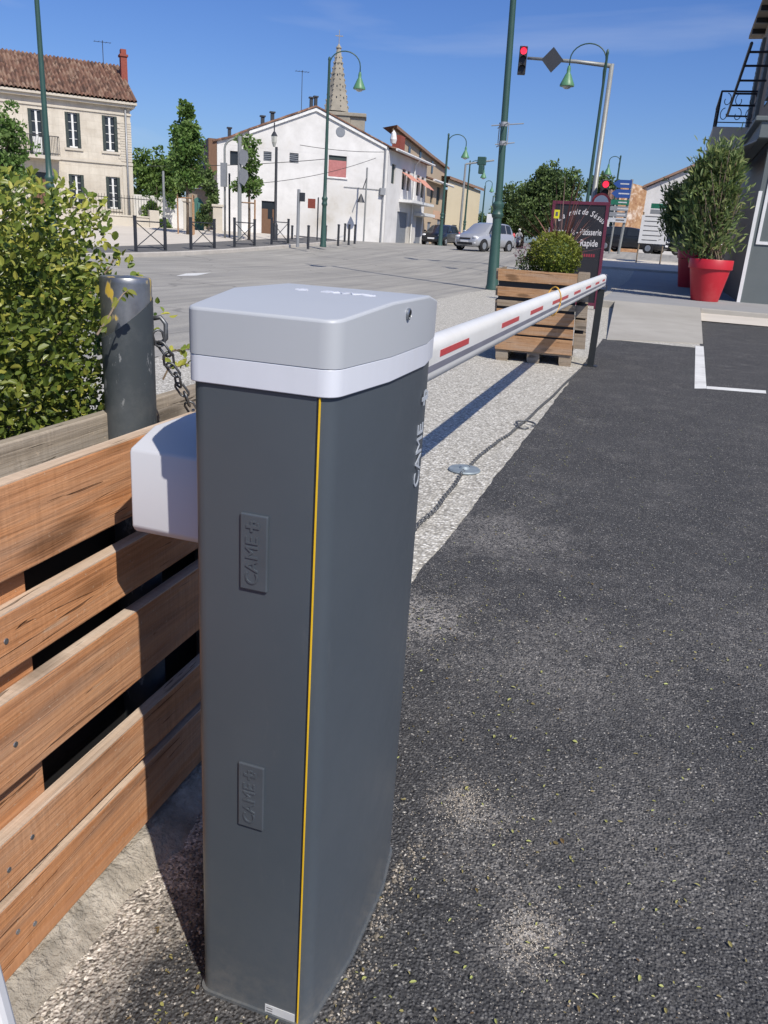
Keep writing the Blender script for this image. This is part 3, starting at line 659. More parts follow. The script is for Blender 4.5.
# fork post that carries the boom tip
root = thing('rest_post', 'slim black metal rest post under the far tip of the white boom', 'post', (-.605, 8.72, .016))
mb = MB(); mb.bb(-.034, .034, -.02, .02, 0, .775); mb.build('pole', 'post', root, bevel=.003)
mb = MB(); mb.bb(-.05, .05, -.022, .022, .775, .785); mb.bb(-.052, -.046, -.022, .022, .785, .85); mb.bb(.046, .052, -.022, .022, .785, .83); mb.build('cradle', 'post', root)
mb = MB(); mb.bb(-.07, .07, -.06, .06, 0, .008); mb.build('foot_plate', 'post', root)

# ------------------------------------------------------------------ chain, anchor plate, bollard
def chainmesh(path, L_=.032, wd=.0092, r=.0024):
    mb = MB(); pts = [Vector(p) for p in path]; seg = []; d = 0
    res = []; step = L_*.74; acc = 0; i = 0; p = pts[0]; res.append(p)
    for q in pts[1:]:
        v = q-p; ln = v.length; t = step-acc
        while t <= ln: res.append(p+v*(t/ln)); t += step
        acc = (acc+ln) % step; p = q
    for j in range(len(res)-1):
        c = (res[j]+res[j+1])/2; t = (res[j+1]-res[j]).normalized(); a = t.cross(Vector((0, 0, 1)) if abs(t.z) < .9 else Vector((1, 0, 0))).normalized(); b = t.cross(a)
        ang = R_(45+90*(j % 2)); u = a*math.cos(ang)+b*math.sin(ang); h = L_/2-wd
        ring = []
        for k in range(10):
            th = 2*math.pi*k/10; ring.append(c+t*(math.cos(th)*wd+(h if math.cos(th) > 0 else -h))+u*math.sin(th)*wd)
        ring.append(ring[0]); mb.tube(ring, r, 5, False)
    return mb
rnd_ = lambda s: random.uniform(-s, s)
gpts = [(420, 528), (440, 508), (458, 482), (468, 470), (490, 450), (505, 440), (520, 428), (540, 410), (560, 391), (583, 368)]
path = [onX(157.5, 333, -.845), onX(163, 346, -.84), onX(170, 363, -.835), onX(179, 383, -.83), onX(188, 402, -.825), onX(196, 417, -.82), Vector((-.8, 2.2, .25)), Vector((-.82, 2.5, .06)), Vector((-.83, 2.7, .022))]
for u, v in gpts: q = gnd(u, v); path.append(Vector((q.x, q.y, .020)))
sm = []
for a, b in zip(path, path[1:]):
    for i in range(6): t = i/6; q = a+(b-a)*t; sm.append(q+Vector((.004*math.sin(len(sm)*.9), 0, 0)))
tag(chainmesh(sm).build('chain', 'chain', smooth=True), 'steel link chain from the dark bollard lying along the gravel edge', 'chain')
mb = MB(); q = gnd(464, 473)
mb.lathe([(.0, .0), (.085, .0), (.088, .006), (.083, .012), (.03, .014), (.022, .026), (.0, .028)], (q.x, q.y, .012), 28)
tag(mb.build('anchor_plate', 'disc', auto=30), 'round zinc anchor plate on the gravel beside the chain', 'plate')
q = gnd(520, 428); mb = MB()
mb.tube([(q.x+.05*math.cos(t)*(1.5 if math.sin(t) > 0 else 1)+.03, q.y+.09*math.sin(t), .026+.008*math.sin(t)) for t in [6.2832*i/16 for i in range(15)]], .006, 6)
tag(mb.build('carabiner', 'chain', smooth=True), 'open steel snap hook lying at the bend of the chain', 'hook')
bol = thing('bollard', 'dark grey steel bollard with scuffed bare metal top behind the front plank', 'bollard', (-.893, 1.225, 0))
mb = MB(); N_ = 32; ring0 = []; ring1 = []; r0 = .0455
vs = []
for j in range(N_):
    th = 2*math.pi*j/N_; vs.append((r0*math.cos(th), r0*math.sin(th), 0)); 
for j in range(N_):
    th = 2*math.pi*j/N_; vs.append((r0*math.cos(th), r0*math.sin(th), 1.032+.036*math.cos(th-.75)))
mb.add(vs, [(j, (j+1) % N_, N_+(j+1) % N_, N_+j) for j in range(N_)]+[list(range(N_, 2*N_))]); mb.build('tube', 'bollard', bol, auto=40)
mb = MB(); r1 = .0442; prof = [(r1, .95), (r1, 1.092), (r1*.985, 1.098), (r1*.95, 1.101), (0, 1.103)]; mb.lathe(prof, (0, 0, 0), 32); mb.build('cap', 'bolcap', bol, auto=50)
mb = MB(); mb.tube([(.03, .03, 1.03), (.045, .036, 1.033), (.054, .038, 1.022), (.054, .038, .996), (.046, .034, .987), (.03, .03, .988)], .0042, 8); mb.build('chain_eye', 'chain', bol, smooth=True)
# pale board at the very edge of the frame
mb = MB(); d0 = ray(-3, 938); p0 = EYE+d0*.78; d1 = ray(24, 1040); p1 = EYE+d1*.86
ev = (p1-p0).normalized(); side = Vector((-.93, -.36, 0)); nn = ev.cross(side).normalized()
p0 = p0-ev*.05; p1 = p1+ev*.55
# foot of the board reaches the ground
p1 = p0+ev*((p0.z-.02)/-ev.z) if ev.z < 0 else p1
mb.add([p0, p1, p1+side*.3, p0+side*.3, p0-nn*.02, p1-nn*.02, p1+side*.3-nn*.02, p0+side*.3-nn*.02], [(0, 1, 2, 3), (4, 7, 6, 5), (0, 4, 5, 1), (1, 5, 6, 2), (2, 6, 7, 3), (3, 7, 4, 0)])
tag(mb.build('leaning_board', 'white', bevel=.006), 'white board leaning by the planter in the bottom left corner', 'board')

# ------------------------------------------------------------------ near planter (pallet walls) and hedge
pl = thing('planter', 'big wooden pallet planter of orange planks holding the leafy hedge', 'planter', (-.79, .8, 0), R_(1.2))
Ya, Yb = -1.1, .8   # local y
# plank fronts, top to bottom
rows = [(.717, .852), (.580, .670), (.397, .537), (.223, .315), (.070, .203)]
for i, (z0, z1) in enumerate(rows):
    mb = MB(); mb.bb(-.024, 0, Ya+rnd_(.01)+1.6-1.6, Yb+rnd_(.012), z0, z1); mb.r = [.13*i+.05]*len(mb.r)
    pk_ = mb.build('plank', 'plank', pl, bevel=.003)
    for yy in (-.07, -.02, .57, .63):
        mb = MB(); mb.lathe([(0, .0014), (.0042, .0012), (.0046, 0), (0, 0)], (.0004, yy+rnd_(.012), (z0+z1)/2+rnd_(.02)), 10, 0, Matrix.Rotation(R_(90), 3, 'Y')); mb.build('screw', 'steel', pk_)
    if z1 < .86:
        mb = MB(); mb.bb(-.0235, -.0008, Ya+.01, Yb-.02, z1-.001, z1+.0012); mb.r = [.21*i]*len(mb.r); mb.build('plank_edge', 'plankedge', pl)
for zz in (.002,):
    for yy in (Ya+.1, -.45, 0, Yb-.08):
        mb = MB(); mb.bb(-.112, -.0245, yy-.05, yy+.05, zz, .789); mb.r = [random.random()]*len(mb.r); mb.build('block', 'oldwood' if yy > .5 else 'plank', pl, bevel=.002)
for i, (z0, z1) in enumerate([(.735, .862), (.40, .70), (.05, .37)]):
    mb = MB(); mb.bb(-.142, -.1185, Ya, Yb+.36, z0, z1); mb.r = [.37*i+.3]*len(mb.r); mb.build('back_plank', 'oldwood', pl, bevel=.003)
for x0, x1, y0, y1 in ((-1.03, -.143, Yb+.02, Yb+.045), (-1.03, -.143, Ya-.03, Ya-.005), (-1.06, -1.031, Ya, Yb+.02)):
    mb = MB(); mb.bb(x0, x1, y0, y1, .05, .62); mb.build('end_wall', 'oldwood', pl)
mb = MB(); mb.bb(-.1180, -.1135, Ya, Yb, .01, .79); mb.build('gap_shade_sheet', 'black', pl)  # added black sheet, stands in for the deep shade between the planks
mb = MB(); mb.bb(-.1185, -.026, Ya, Yb-.13, .792, .812); mb.r = [.6]*len(mb.r); mb.build('top_board', 'oldwood', pl, bevel=.003)
mb = MB(); mb.bb(-1.02, -.15, Ya+.02, Yb, .3, .72); mb.build('soil', 'soil', pl)
# rough concrete footing under the planks
mb = MB(); ny, nx = 90, 12; vs = []
for j in range(ny+1):
    for i in range(nx+1):
        y = -.3+3.0*j/ny; x = -.86+.2*i/nx
        t = i/nx; h = .05*(1-sst(.2, .75, t))+.014*mnoise.noise(Vector((x*20, y*12, 0)))*(1-t)+.012*mnoise.noise(Vector((x*55, y*50, 3)))*(1-t*.5)
        vs.append((x+.035*mnoise.noise(Vector((0, y*6, 1)))*t, y, .004+max(0, h)))
mb.add(vs, [(j*(nx+1)+i, j*(nx+1)+i+1, (j+1)*(nx+1)+i+1, (j+1)*(nx+1)+i) for j in range(ny) for i in range(nx)])
struct(mb.build('kerb', 'footing', smooth=True))

hd = thing('hedge', 'dense leafy green hedge with yellowing leaves rising from the wooden planter', 'hedge', (-1.3, .9, .7))
def hedge_surf(u, s, t): pass
mb = MB(); tw = MB()
def hshape(y, z):
    # distance allowed in X around the centre line for a point of the hedge
    tz_ = (z-.72)/.52; e = 1-sst(.55, 1.0, tz_)*.55
    return e
def in_hedge(p):
    yend = 1.395+.8*max(0, -1.-p.x)+.03*math.sin(p.z*20)-.03*sst(1.0, 1.28, p.z)-.08*(1-sst(.7, 1.0, p.z))+.05*mnoise.noise(Vector((p.x*6, 3, p.z*6)))
    top = 1.245+.05*mnoise.noise(Vector((p.x*3, p.y*3, 2)))+.03*mnoise.noise(Vector((p.x*9, p.y*9, 5)))-.16*sst(1.25, 1.75, p.y)
    front = -.945-.06*sst(1.0, 1.25, p.z)-.10*sst(.95, .75, p.z)*0+.03*mnoise.noise(Vector((p.y*5, p.z*5, 8)))
    return -1.85 < p.x < front and p.y < yend and .7 < p.z < top, min(front-p.x, yend-p.y, top-p.z)
cnt = 0; tries = 0
while cnt < 66000 and tries < 1500000:
    tries += 1
    p = Vector((random.uniform(-1.85, -.9), random.uniform(.1, 1.95), random.uniform(.7, 1.34)))
    ok, dep = in_hedge(p)
    if not ok: continue
    if dep > .16 and random.random() > .3: continue
    if mnoise.noise(p*7.5) < -.26 and dep < .09 and random.random() < .8: continue
    out = Vector((p.x+1.4, (p.y-.7)*.5, p.z-.85)); out = out.normalized()
    d = (out*.5+Vector((random.gauss(0, .7), random.gauss(0, .7), random.gauss(.25, .6)))).normalized()
    nrm = Vector((random.gauss(.4, .5), random.gauss(-.3, .5), random.gauss(.8, .5)))
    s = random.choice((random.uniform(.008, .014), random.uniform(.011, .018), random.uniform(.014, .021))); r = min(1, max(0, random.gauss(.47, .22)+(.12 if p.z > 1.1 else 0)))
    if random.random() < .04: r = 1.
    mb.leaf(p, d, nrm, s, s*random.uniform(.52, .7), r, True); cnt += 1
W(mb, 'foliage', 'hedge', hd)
for i in range(42):
    y = random.uniform(.25, 1.2); x = random.uniform(-1.5, -.99); p = Vector((x, y, .72)); pa = [p.copy()]
    d = Vector((random.gauss(.12, .2), random.gauss(.0, .3), 1)).normalized()
    for j in range(7):
        d = (d+Vector((random.gauss(0, .16), random.gauss(0, .16), .05))).normalized(); p = p+d*.07; pa.append(p.copy())
        if in_hedge(p)[1] < .04: break
    tw.tube(pa, [.0036*(1-.1*k)+.0008 for k in range(len(pa))], 5)
    for k in range(1, len(pa)-2):
        b = pa[k]; e = (d+Vector((random.gauss(.5, .5), random.gauss(0, .8), random.gauss(.1, .4)))).normalized()
        tw.tube([b, b+e*.04, b+e*.07+Vector((0, 0, .01))], [.0026, .002, .0012], 4)
W(tw, 'branches', 'twig', hd)
# sprig that crosses in front of the bollard and one beside the chain
mb = MB(); tw = MB()
for pa in ([onX(97, 335, -.84), onX(108, 318, -.835), onX(117, 302, -.83), onX(123, 294, -.83), onX(128, 290, -.83)],
           [Vector((-.94, 1.4, .93)), onX(168, 352, -.93), onX(178, 350, -.93), onX(189, 349, -.93)], [Vector((-.94, 1.4, .89)), onX(168, 369, -.93), onX(180, 366, -.93), onX(189, 363, -.93)]):
    tw.tube(pa, [.0022, .002, .0018, .0014, .001][:len(pa)], 5)
    for a, b in zip(pa, pa[1:]):
        for t in (.2, .5, .8):
            p = a+(b-a)*t
            for sgn in (-1, 1):
                if random.random() < (.35 if len(pa) == 4 else .6): continue
                d = ((b-a).normalized()*.6+Vector((random.gauss(.1, .4), random.gauss(0, .4), sgn*.6+random.gauss(0, .3)))).normalized(); lz_ = random.uniform(.011, .019); mb.leaf(p, d, Vector((.6+random.gauss(0, .4), -.5+random.gauss(0, .4), .6)), lz_, lz_*.6, random.uniform(.5, .95), True)
W(mb, 'sprig_leaves', 'hedge', hd); W(tw, 'sprig_leaf_stalk', 'twig', hd)

# ------------------------------------------------------------------ pallet planter with plants, sign board
pp = thing('pallet_planter', 'tall crate planter of stacked pallets with box ball and spiky plant', 'planter', (-1.18, 8.5, .010), R_(5))
Wd, Dp, Ht = .80, .92, 1.0
fr = [(.86, .985), (.70, .80), (.595, .66), (.43, .565), (.305, .40), (.125, .285)]
for i, (z0, z1) in enumerate(fr):
    mb = MB(); o = rnd_(.008); mb.bb(-Wd/2+o, Wd/2+o, -.022, 0, z0, z1); mb.r = [.17*i]*len(mb.r); mb.build('plank', 'palletw' if i != 2 else 'palletg', pp, bevel=.003)
for i, (z0, z1) in enumerate([(.87, .985), (.70, .80), (.53, .66), (.40, .51), (.20, .36)]):
    mb = MB(); mb.bb(Wd/2+.004, Wd/2+.125, .02, Dp, z0, z1); mb.r = [.19*i+.4]*len(mb.r); mb.build('plank', 'palletg', pp, bevel=.003)
    mb = MB(); mb.bb(-Wd/2-.02, -Wd/2+.002, .015, Dp, z0, z1); mb.r = [.23*i+.1]*len(mb.r); mb.build('plank', 'palletg', pp, bevel=.003)
for x in (-Wd/2+.06, .0, Wd/2-.06):
    for y in (.05, Dp-.06): mb = MB(); mb.bb(x-.045, x+.045, y-.03, y+.03, .125, .96); mb.build('upright', 'palletg', pp)
for x in (-Wd/2+.07, .0, Wd/2-.07):
    for y in (.06, Dp/2, Dp-.08):
        mb = MB(); mb.bb(x-.065, x+.065, y-.06, y+.06, .022, .105); mb.r = [random.random()]*6; mb.build('foot_block', 'palletg', pp, bevel=.003)
mb = MB()
for x in (-Wd/2+.07, .0, Wd/2-.07): mb.bb(x-.06, x+.06, 0, Dp, .0, .022)
mb.bb(-Wd/2, Wd/2, .0, Dp, .105, .124); mb.build('pallet_deck', 'palletg', pp, bevel=.002)
mb = MB(); mb.bb(-Wd/2+.02, Wd/2-.02, .03, Dp-.03, .3, .93)
mb.build('soil', 'soil', pp)
mb = MB(); mb.bb(-Wd/2+.01, Wd/2-.01, .012, .018, .13, .9); mb.build('gap_shade_sheet', 'black', pp)  # black sheet added behind the front planks so their gaps look shaded
for o_ in pp.children:
    for v_ in o_.data.vertices: v_.co.z *= .94; v_.co.x -= .07*v_.co.z
def base_at(u, v, Y): return tuple(onY(u, v, Y))
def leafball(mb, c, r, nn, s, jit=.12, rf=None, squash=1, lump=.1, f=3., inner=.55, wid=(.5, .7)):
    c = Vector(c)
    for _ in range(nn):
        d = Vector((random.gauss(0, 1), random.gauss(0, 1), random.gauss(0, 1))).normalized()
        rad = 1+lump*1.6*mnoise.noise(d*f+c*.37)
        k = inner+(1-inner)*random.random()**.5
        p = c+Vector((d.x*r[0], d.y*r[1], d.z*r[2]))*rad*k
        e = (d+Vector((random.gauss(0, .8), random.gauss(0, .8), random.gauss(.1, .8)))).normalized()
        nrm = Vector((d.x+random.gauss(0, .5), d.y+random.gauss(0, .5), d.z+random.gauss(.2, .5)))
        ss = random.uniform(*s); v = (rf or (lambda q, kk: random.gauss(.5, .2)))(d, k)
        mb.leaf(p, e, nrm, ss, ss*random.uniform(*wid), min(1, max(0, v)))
bb_ = thing('box_ball', 'clipped yellow-green box ball growing at the front of the crate', 'shrub', base_at(552, 275, 8.84))
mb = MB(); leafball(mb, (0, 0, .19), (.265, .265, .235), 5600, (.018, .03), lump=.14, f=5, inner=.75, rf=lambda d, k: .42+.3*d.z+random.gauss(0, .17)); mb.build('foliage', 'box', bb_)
mb = MB(); mb.ball((0, 0, .19), (.19, .19, .17), 8); mb.build('inner_mass', 'dtree', bb_); mb = MB(); mb.tube([(0, 0, -.1), (0, 0, .1)], .02, 6); mb.build('stem', 'twig', bb_)
sp_ = thing('spiky_plant', 'bronze spiky cordyline fanning out behind the box ball', 'plant', base_at(558, 268, 9.12))
mb = MB()
for i in range(64):
    th = random.random()*6.283; el = random.uniform(.1, 1.5)**1.0; Ln = random.uniform(.55, .98); d = Vector((math.cos(th)*math.cos(el), math.sin(th)*math.cos(el), math.sin(el)))
    s_ = d.cross(Vector((0, 0, 1))); s_ = (s_ if s_.length > .05 else Vector((1, 0, 0))).normalized(); wv = random.uniform(.007, .012); r = random.gauss(.45, .25); p = Vector((0, 0, .08)); pts = []
    for k in range(6):
        t = k/5; q = p+d*Ln*t+Vector((0, 0, -.20*t*t*math.cos(el)*Ln)); ww = wv*(1-t**2.2)+.0008; pts += [q-s_*ww, q+s_*ww]
    mb.add(pts, [(2*k, 2*k+1, 2*k+3, 2*k+2) for k in range(5)], 0, min(1, max(0, r)))
mb.build('blades', 'spike', sp_); mb = MB(); mb.tube([(0, 0, -.1), (0, 0, .12)], [.03, .045], 8); mb.build('stem', 'twig', sp_)
fl = thing('flower_clump', 'small clump of dusty purple flowers beside the box ball', 'flowers', base_at(524, 276, 8.8))
mb = MB(); leafball(mb, (0, 0, .1), (.1, .12, .13), 420, (.018, .03), inner=.2, lump=.3, rf=lambda d, k: random.gauss(.35, .2)); mb.build('foliage', 'olean', fl)
mb = MB(); leafball(mb, (0, 0, .2), (.12, .12, .12), 170, (.014, .026), inner=.4, lump=.4); mb.build('flower_petal', 'petal', fl)
mb = MB(); b_ = base_at(549.5, 273, 9.0)
tg = thing('plant_tag', 'bright yellow tag on a thin stake behind the box ball', 'tag', b_)
mb.tube([(0, 0, 0), (.0, 0, .58)], .004, 5); mb.build('stake', 'twig', tg); mb = MB(); mb.bb(-.028, .028, -.006, -.004, .55, .635); mb.build('card', 'ygsign', tg, bevel=.002)
mb = MB(); mb.bb(-.012, .012, -.0075, -.0062, .575, .615); mb.build('dark_print', 'ink', tg)

BY = 17.0
c00 = onY(602, 310, BY); ct0 = onY(556, 203, BY); ct1 = onY(613, 203, BY)
bw = ct1.x-ct0.x; top = ct1.z; bx0 = ct1.x-bw-.02
sb = thing('sign_board', 'tall black sign board in maroon frame with white bakery lettering', 'sign', (bx0+bw/2, BY, .015), R_(3), tilt=-.02)
hw = bw/2; tp = top-.015
mb = MB(); mb.bb(-hw+.05, hw-.05, -.012, .012, .1, tp-.05); mb.build('panel', 'boardblack', sb)
mb = MB(); mb.bb(-hw, -hw+.06, -.03, .03, 0, tp-.06); mb.bb(hw-.06, hw, -.03, .03, 0, tp-.06); mb.bb(-hw, hw, -.0305, .0305, tp-.06, tp); mb.bb(-hw+.06, hw-.06, -.0295, .0295, .06, .12); mb.build('frame', 'maroon', sb, bevel=.004)
mb = MB()
def T(txt, x, z, s, al='CENTER', sh=0, off=.002, rot=0, xs=1.):
    F = frame3((x, -.0125, z), (math.cos(rot), 0, math.sin(rot)), (-math.sin(rot), 0, math.cos(rot))) @ Matrix.Diagonal((xs, 1, 1, 1)); addtext(mb, txt, s, F, .001, off, 0, al, sh)
zr = lambda v: (zat(v, c00.x-.2, BY)-.015)
arc = 'La nuit de Sésus'; xs = [-.36, -.29, -.23, -.17, -.11, -.065, -.02, .02, .06, .115, .165, .215, .275, .335, .385, .43]
for ch, x in zip(arc, xs):
    xx = x*hw/.5*1.0; T(ch, xx, zr(213)-.40*(xx-.02)**2/(hw*.9), .15, sh=.3, xs=.8, rot=-.55*max(-.4, xx)/hw)
T('Boulangerie - Pâtisserie', hw-.085, zr(233.5), .165, 'RIGHT', xs=.66); T('Restauration Rapide', hw-.13, zr(244.5), .175, 'RIGHT', off=.003, xs=.72)
mb.build('white_lettering', 'lettering', sb)
mb = MB(); T('SUR PLACE', .3*hw, zr(256), .15, off=.003) if False else None
for i in range(6): mb.bb(hw-.42+.045*i, hw-.39+.045*i, -.0136, -.0122, zr(258), zr(255))
mb.build('red_lettering', 'redletter', sb)

# ------------------------------------------------------------------ street furniture
def lamp(name, label, base, H, reach, armdir, r=.055, dropk=.5, group='green swan-neck street lamps', head=1.0, fin=True, rz=0, tilt=0, armz=None, basecol=True):
    t = thing(name, label, 'street lamp', base, rz, group, tilt)
    mb = MB(); prof = ([(.0, 0), (r*2.5, 0), (r*2.5, .06), (r*2.2, .12), (r*1.6, 1.62), (r*1.6, 1.72), (r*2.05, 1.76), (r*2.15, 1.82), (r*1.75, 1.87), (r*1.75, 1.95), (r*2.15, 2.0), (r*2.1, 2.06), (r*1.4, 2.12), (r*1.25, 2.6)] if basecol else [(0, 0), (r*1.5, 0), (r*1.4, .2)])
    prof += [(r*1.15, H*.55), (r*.85, H), (r*1.1, H+.04), (r*.8, H+.12), (0, H+.16)]
    mb.lathe(prof, n=14); mb.build('pole', 'greenpole', t, auto=35)
    d = Vector((armdir[0], armdir[1], 0)).normalized(); az0 = (armz or H*.93)
    rad = reach/2; path = [d*.02+Vector((0, 0, az0-rad*1.2))]+[d*.05+Vector((0, 0, az0-rad*.5))]
    for i in range(13):
        th = math.pi*(1-i/12); path.append(d*(rad+rad*math.cos(th)*.97)+Vector((0, 0, az0+rad*math.sin(th)*.8)))
    path.append(d*reach*.985+Vector((0, 0, az0-.22*head)))
    mb = MB(); mb.tube(path, r*.42, 8); mb.build('arm', 'greenpole', t, smooth=True)
    c = path[-1]; h = head
    mb = MB(); mb.lathe([(.0, .02), (.05*h, .0), (.075*h, -.12*h), (.07*h, -.22*h), (.12*h, -.3*h), (.2*h, -.48*h), (.27*h, -.62*h), (.275*h, -.68*h), (.2*h, -.69*h), (0, -.68*h)], c, 16); sh_ = mb.build('lamp_shade', 'lampgreen', t, auto=40)
    mb = MB(); mb.ball((c.x, c.y, c.z-.68*h), (.17*h, .17*h, .1*h), 7); mb.build('lens', 'lens', sh_, smooth=True)
    return t
def lamp_px(label, bx, by, tx, ty, lx, ly, R=None, **k):
    q = gnd(bx, by, .11) if R is None else atR(bx, by, R)
    z0 = q.z if R is None else gz(q.x, q.y)
    H = zat(ty, q.x, q.y)-z0-.1
    dist = math.hypot(q.x, q.y); l = atR(lx, ly, dist); tpx = atR(tx, ty, dist)
    lt = Vector((l.x-tpx.x, l.y-tpx.y)); reach = lt.length
    return lamp('street_lamp', label, (q.x, q.y, z0), H, reach, lt, armz=l.z-z0+.22*k.get('head', 1.), **k), q
lamp_px('green lamp with swan-neck arm before the gable of the white house', 323, 247, 326.5, 58, 357.5, 72, r=.06, head=.95)
lamp_px('green swan-neck lamp on the left behind the parked dark car', 440, 243, 452, 134, 469.5, 147, R=58, r=.07, head=1.0)
lamp_px('smaller green swan-neck lamp just left of the far signal beam', 463, 242, 472, 161, 486, 170, R=78, r=.07)
lamp_px('distant green lamp half hidden behind the dark crowns, next beyond the far beam', 480, 240, 487, 186, 494, 186, R=105, r=.09)
lamp_px('tiniest green lamp farthest down the tree-lined road', 489, 240, 494.5, 196, 499, 199, R=140, r=.1)
lamp_px('green lamp standing beyond the blue direction signs', 607, 250, 616.5, 156, 604.5, 164, R=62, r=.06)
lamp_px('green lamp whose arm curves left just below the red signal beam', 579, 262, 606.5, 51, 567.5, 66, R=27.5, r=.043, head=.8)
near = lamp('street_lamp', 'thick green lamp post behind the pallet crate with small brackets', (-4.18, 21, .01), 9.2, 1.5, (-1, .2, 0), r=.07, tilt=-.031)
mb = MB()
for z, a in ((3.86, .5), (3.44, .3)):
    mb.tube([(-.3*a*2, -.05, z-.03), (.55*a*1.7, .05, z+.02)], .014, 6); mb.tube([(-.2, .25, z-.05), (.15, -.25, z)], .012, 6); mb.lathe([(.09, z-.05), (.095, z), (.09, z+.05)], (0, 0, 0), 12)
mb.tube([(-.12, 0, 3.4), (-.11, 0, 3.9)], .012, 6); mb.tube([(.11, 0, 3.4), (.12, 0, 3.9)], .012, 6)
mb.build('flag_bracket', 'signback', near)
q = Vector((-17.5, 20.62, .1))
lamp('street_lamp', 'green lamp post rising behind the left end of the hedge', tuple(q), 9.4, 1.5, (1, .2, 0), r=.062)

# red signals on the gantry
q = gnd(590.5, 263); R0 = 30.5; qb = atR(586, 252, R0); tp_ = atR(608.5, 63, R0); zb = gz(qb.x, qb.y)
ga = thing('traffic_light', 'tall grey gantry with red signal over the road and another on its pole', 'traffic light', (qb.x, qb.y, zb))
Hh = zat(64, qb.x, qb.y)-zb; head = atR(523, 56, R0); dv = Vector((head.x-qb.x, head.y-qb.y, 0)); ln = dv.length; dv.normalize()
mb = MB(); mb.tube([(0, 0, 0), (0, 0, .3), (0, 0, Hh)], [.11, .1, .075], 12); mb.build('pole', 'greypole', ga, smooth=True)
mb = MB(); mb.tube([(0, 0, Hh-.06), tuple(dv*ln*.4+Vector((0, 0, Hh+.04))), tuple(dv*(ln-.15)+Vector((0, 0, Hh+.1)))], [.07, .06, .045], 10); mb.build('beam', 'greypole', ga, smooth=True)
def signal(parent, c, s, facing=(0.25, -1, 0), lit='redlit'):
    F = frame3(c, Vector((0, 0, 1)).cross(Vector(facing)), (0, 0, 1))   # z axis looks at the viewer
    mb = MB(); mb.M = F; mb.box((0, 0, 0), (.26*s, .84*s, .2*s)); hs = mb.build('signal_head', 'black', parent, bevel=.02)
    for i, m in enumerate((lit, 'boardblack', 'boardblack')):
        mb = MB(); mb.M = F; mb.lathe([(.0, .112*s), (.105*s, .11*s), (.105*s, .102*s)], (0, (.27-.27*i)*s, 0), 18); mb.build('lens', m, hs)
        mb = MB(); mb.M = F; vs = []
        for j in range(9):
            th = R_(20+140*j/8); vs += [(.115*s*math.cos(th), (.27-.27*i)*s+.115*s*math.sin(th), .1*s), (.115*s*math.cos(th), (.27-.27*i)*s+.115*s*math.sin(th), .24*s)]
        mb.add(vs, [(2*j, 2*j+1, 2*j+3, 2*j+2) for j in range(8)]); mb.build('visor', 'black', hs)
    return hs
signal(ga, dv*ln+Vector((0, 0, Hh+.02)), 1.0)
mb = MB(); c = dv*(ln*.66)+Vector((0, -.1, Hh+.05)); F = frame3(c, dv, (0, 0, 1)); s_ = .36
mb.add([F @ Vector(p) for p in [(-s_, 0, .02), (0, -s_*1.05, .02), (s_, 0, .02), (0, s_*1.05, .02), (-s_, 0, -.02), (0, -s_*1.05, -.02), (s_, 0, -.02), (0, s_*1.05, -.02)]], [(0, 1, 2, 3), (4, 7, 6, 5), (0, 4, 5, 1), (1, 5, 6, 2), (2, 6, 7, 3), (3, 7, 4, 0)]); mb.build('diamond_board', 'darkpole', ga)
lo_ = atR(604, 193, R0-.3)-Vector((qb.x, qb.y, zb)); signal(ga, lo_, 1.0)
q = atR(601, 203, 28); cs = thing('round_sign', 'round red-rimmed sign on a short pole under the lower signal', 'sign', (q.x, q.y, gz(q.x, q.y)))
hz_ = q.z-gz(q.x, q.y); mb = MB(); mb.tube([(0, .03, 0), (0, .03, hz_+.2)], .03, 8); mb.build('pole', 'greypole', cs); axx = Matrix.Rotation(R_(90), 3, 'X')
mb = MB(); mb.lathe([(0, .012), (.3, .012), (.3, -.005), (0, -.005)], (0, 0, hz_), 24, 0, axx); f_ = mb.build('face', 'redst', cs); mb = MB(); mb.lathe([(0, .016), (.23, .016), (.23, .0125), (0, .0125)], (0, 0, hz_), 24, 0, axx); mb.build('white_disc', 'white', f_)

# far signal beam over the road
q = atR(459, 240, 62); z0 = gz(q.x, q.y); fg = thing('signal_beam', 'thin grey pole and beam carrying a signal over the road, far off', 'traffic light', (q.x, q.y, z0))
Hh = zat(164, q.x, q.y)-z0; e = atR(498, 163, 62); d = Vector((e.x-q.x, e.y-q.y, 0))-Vector((.3, 0, 0))
mb = MB(); mb.tube([(0, 0, 0), (.0, 0, Hh)], [.1, .07], 8); mb.build('pole', 'greypole', fg); mb = MB(); mb.tube([(0, 0, Hh), tuple(d+Vector((0, 0, Hh+.35)))], .06, 8); mb.build('beam', 'greypole', fg)
mb = MB(); mb.box(tuple(d*.58+Vector((0, -.1, Hh+.25))), (.6, .3, .55)); mb.box(tuple(d*.58+Vector((0, -.1, Hh-.3))), (.35, .3, .6)); mb.build('signal_head', 'greenpole', fg, bevel=.05)

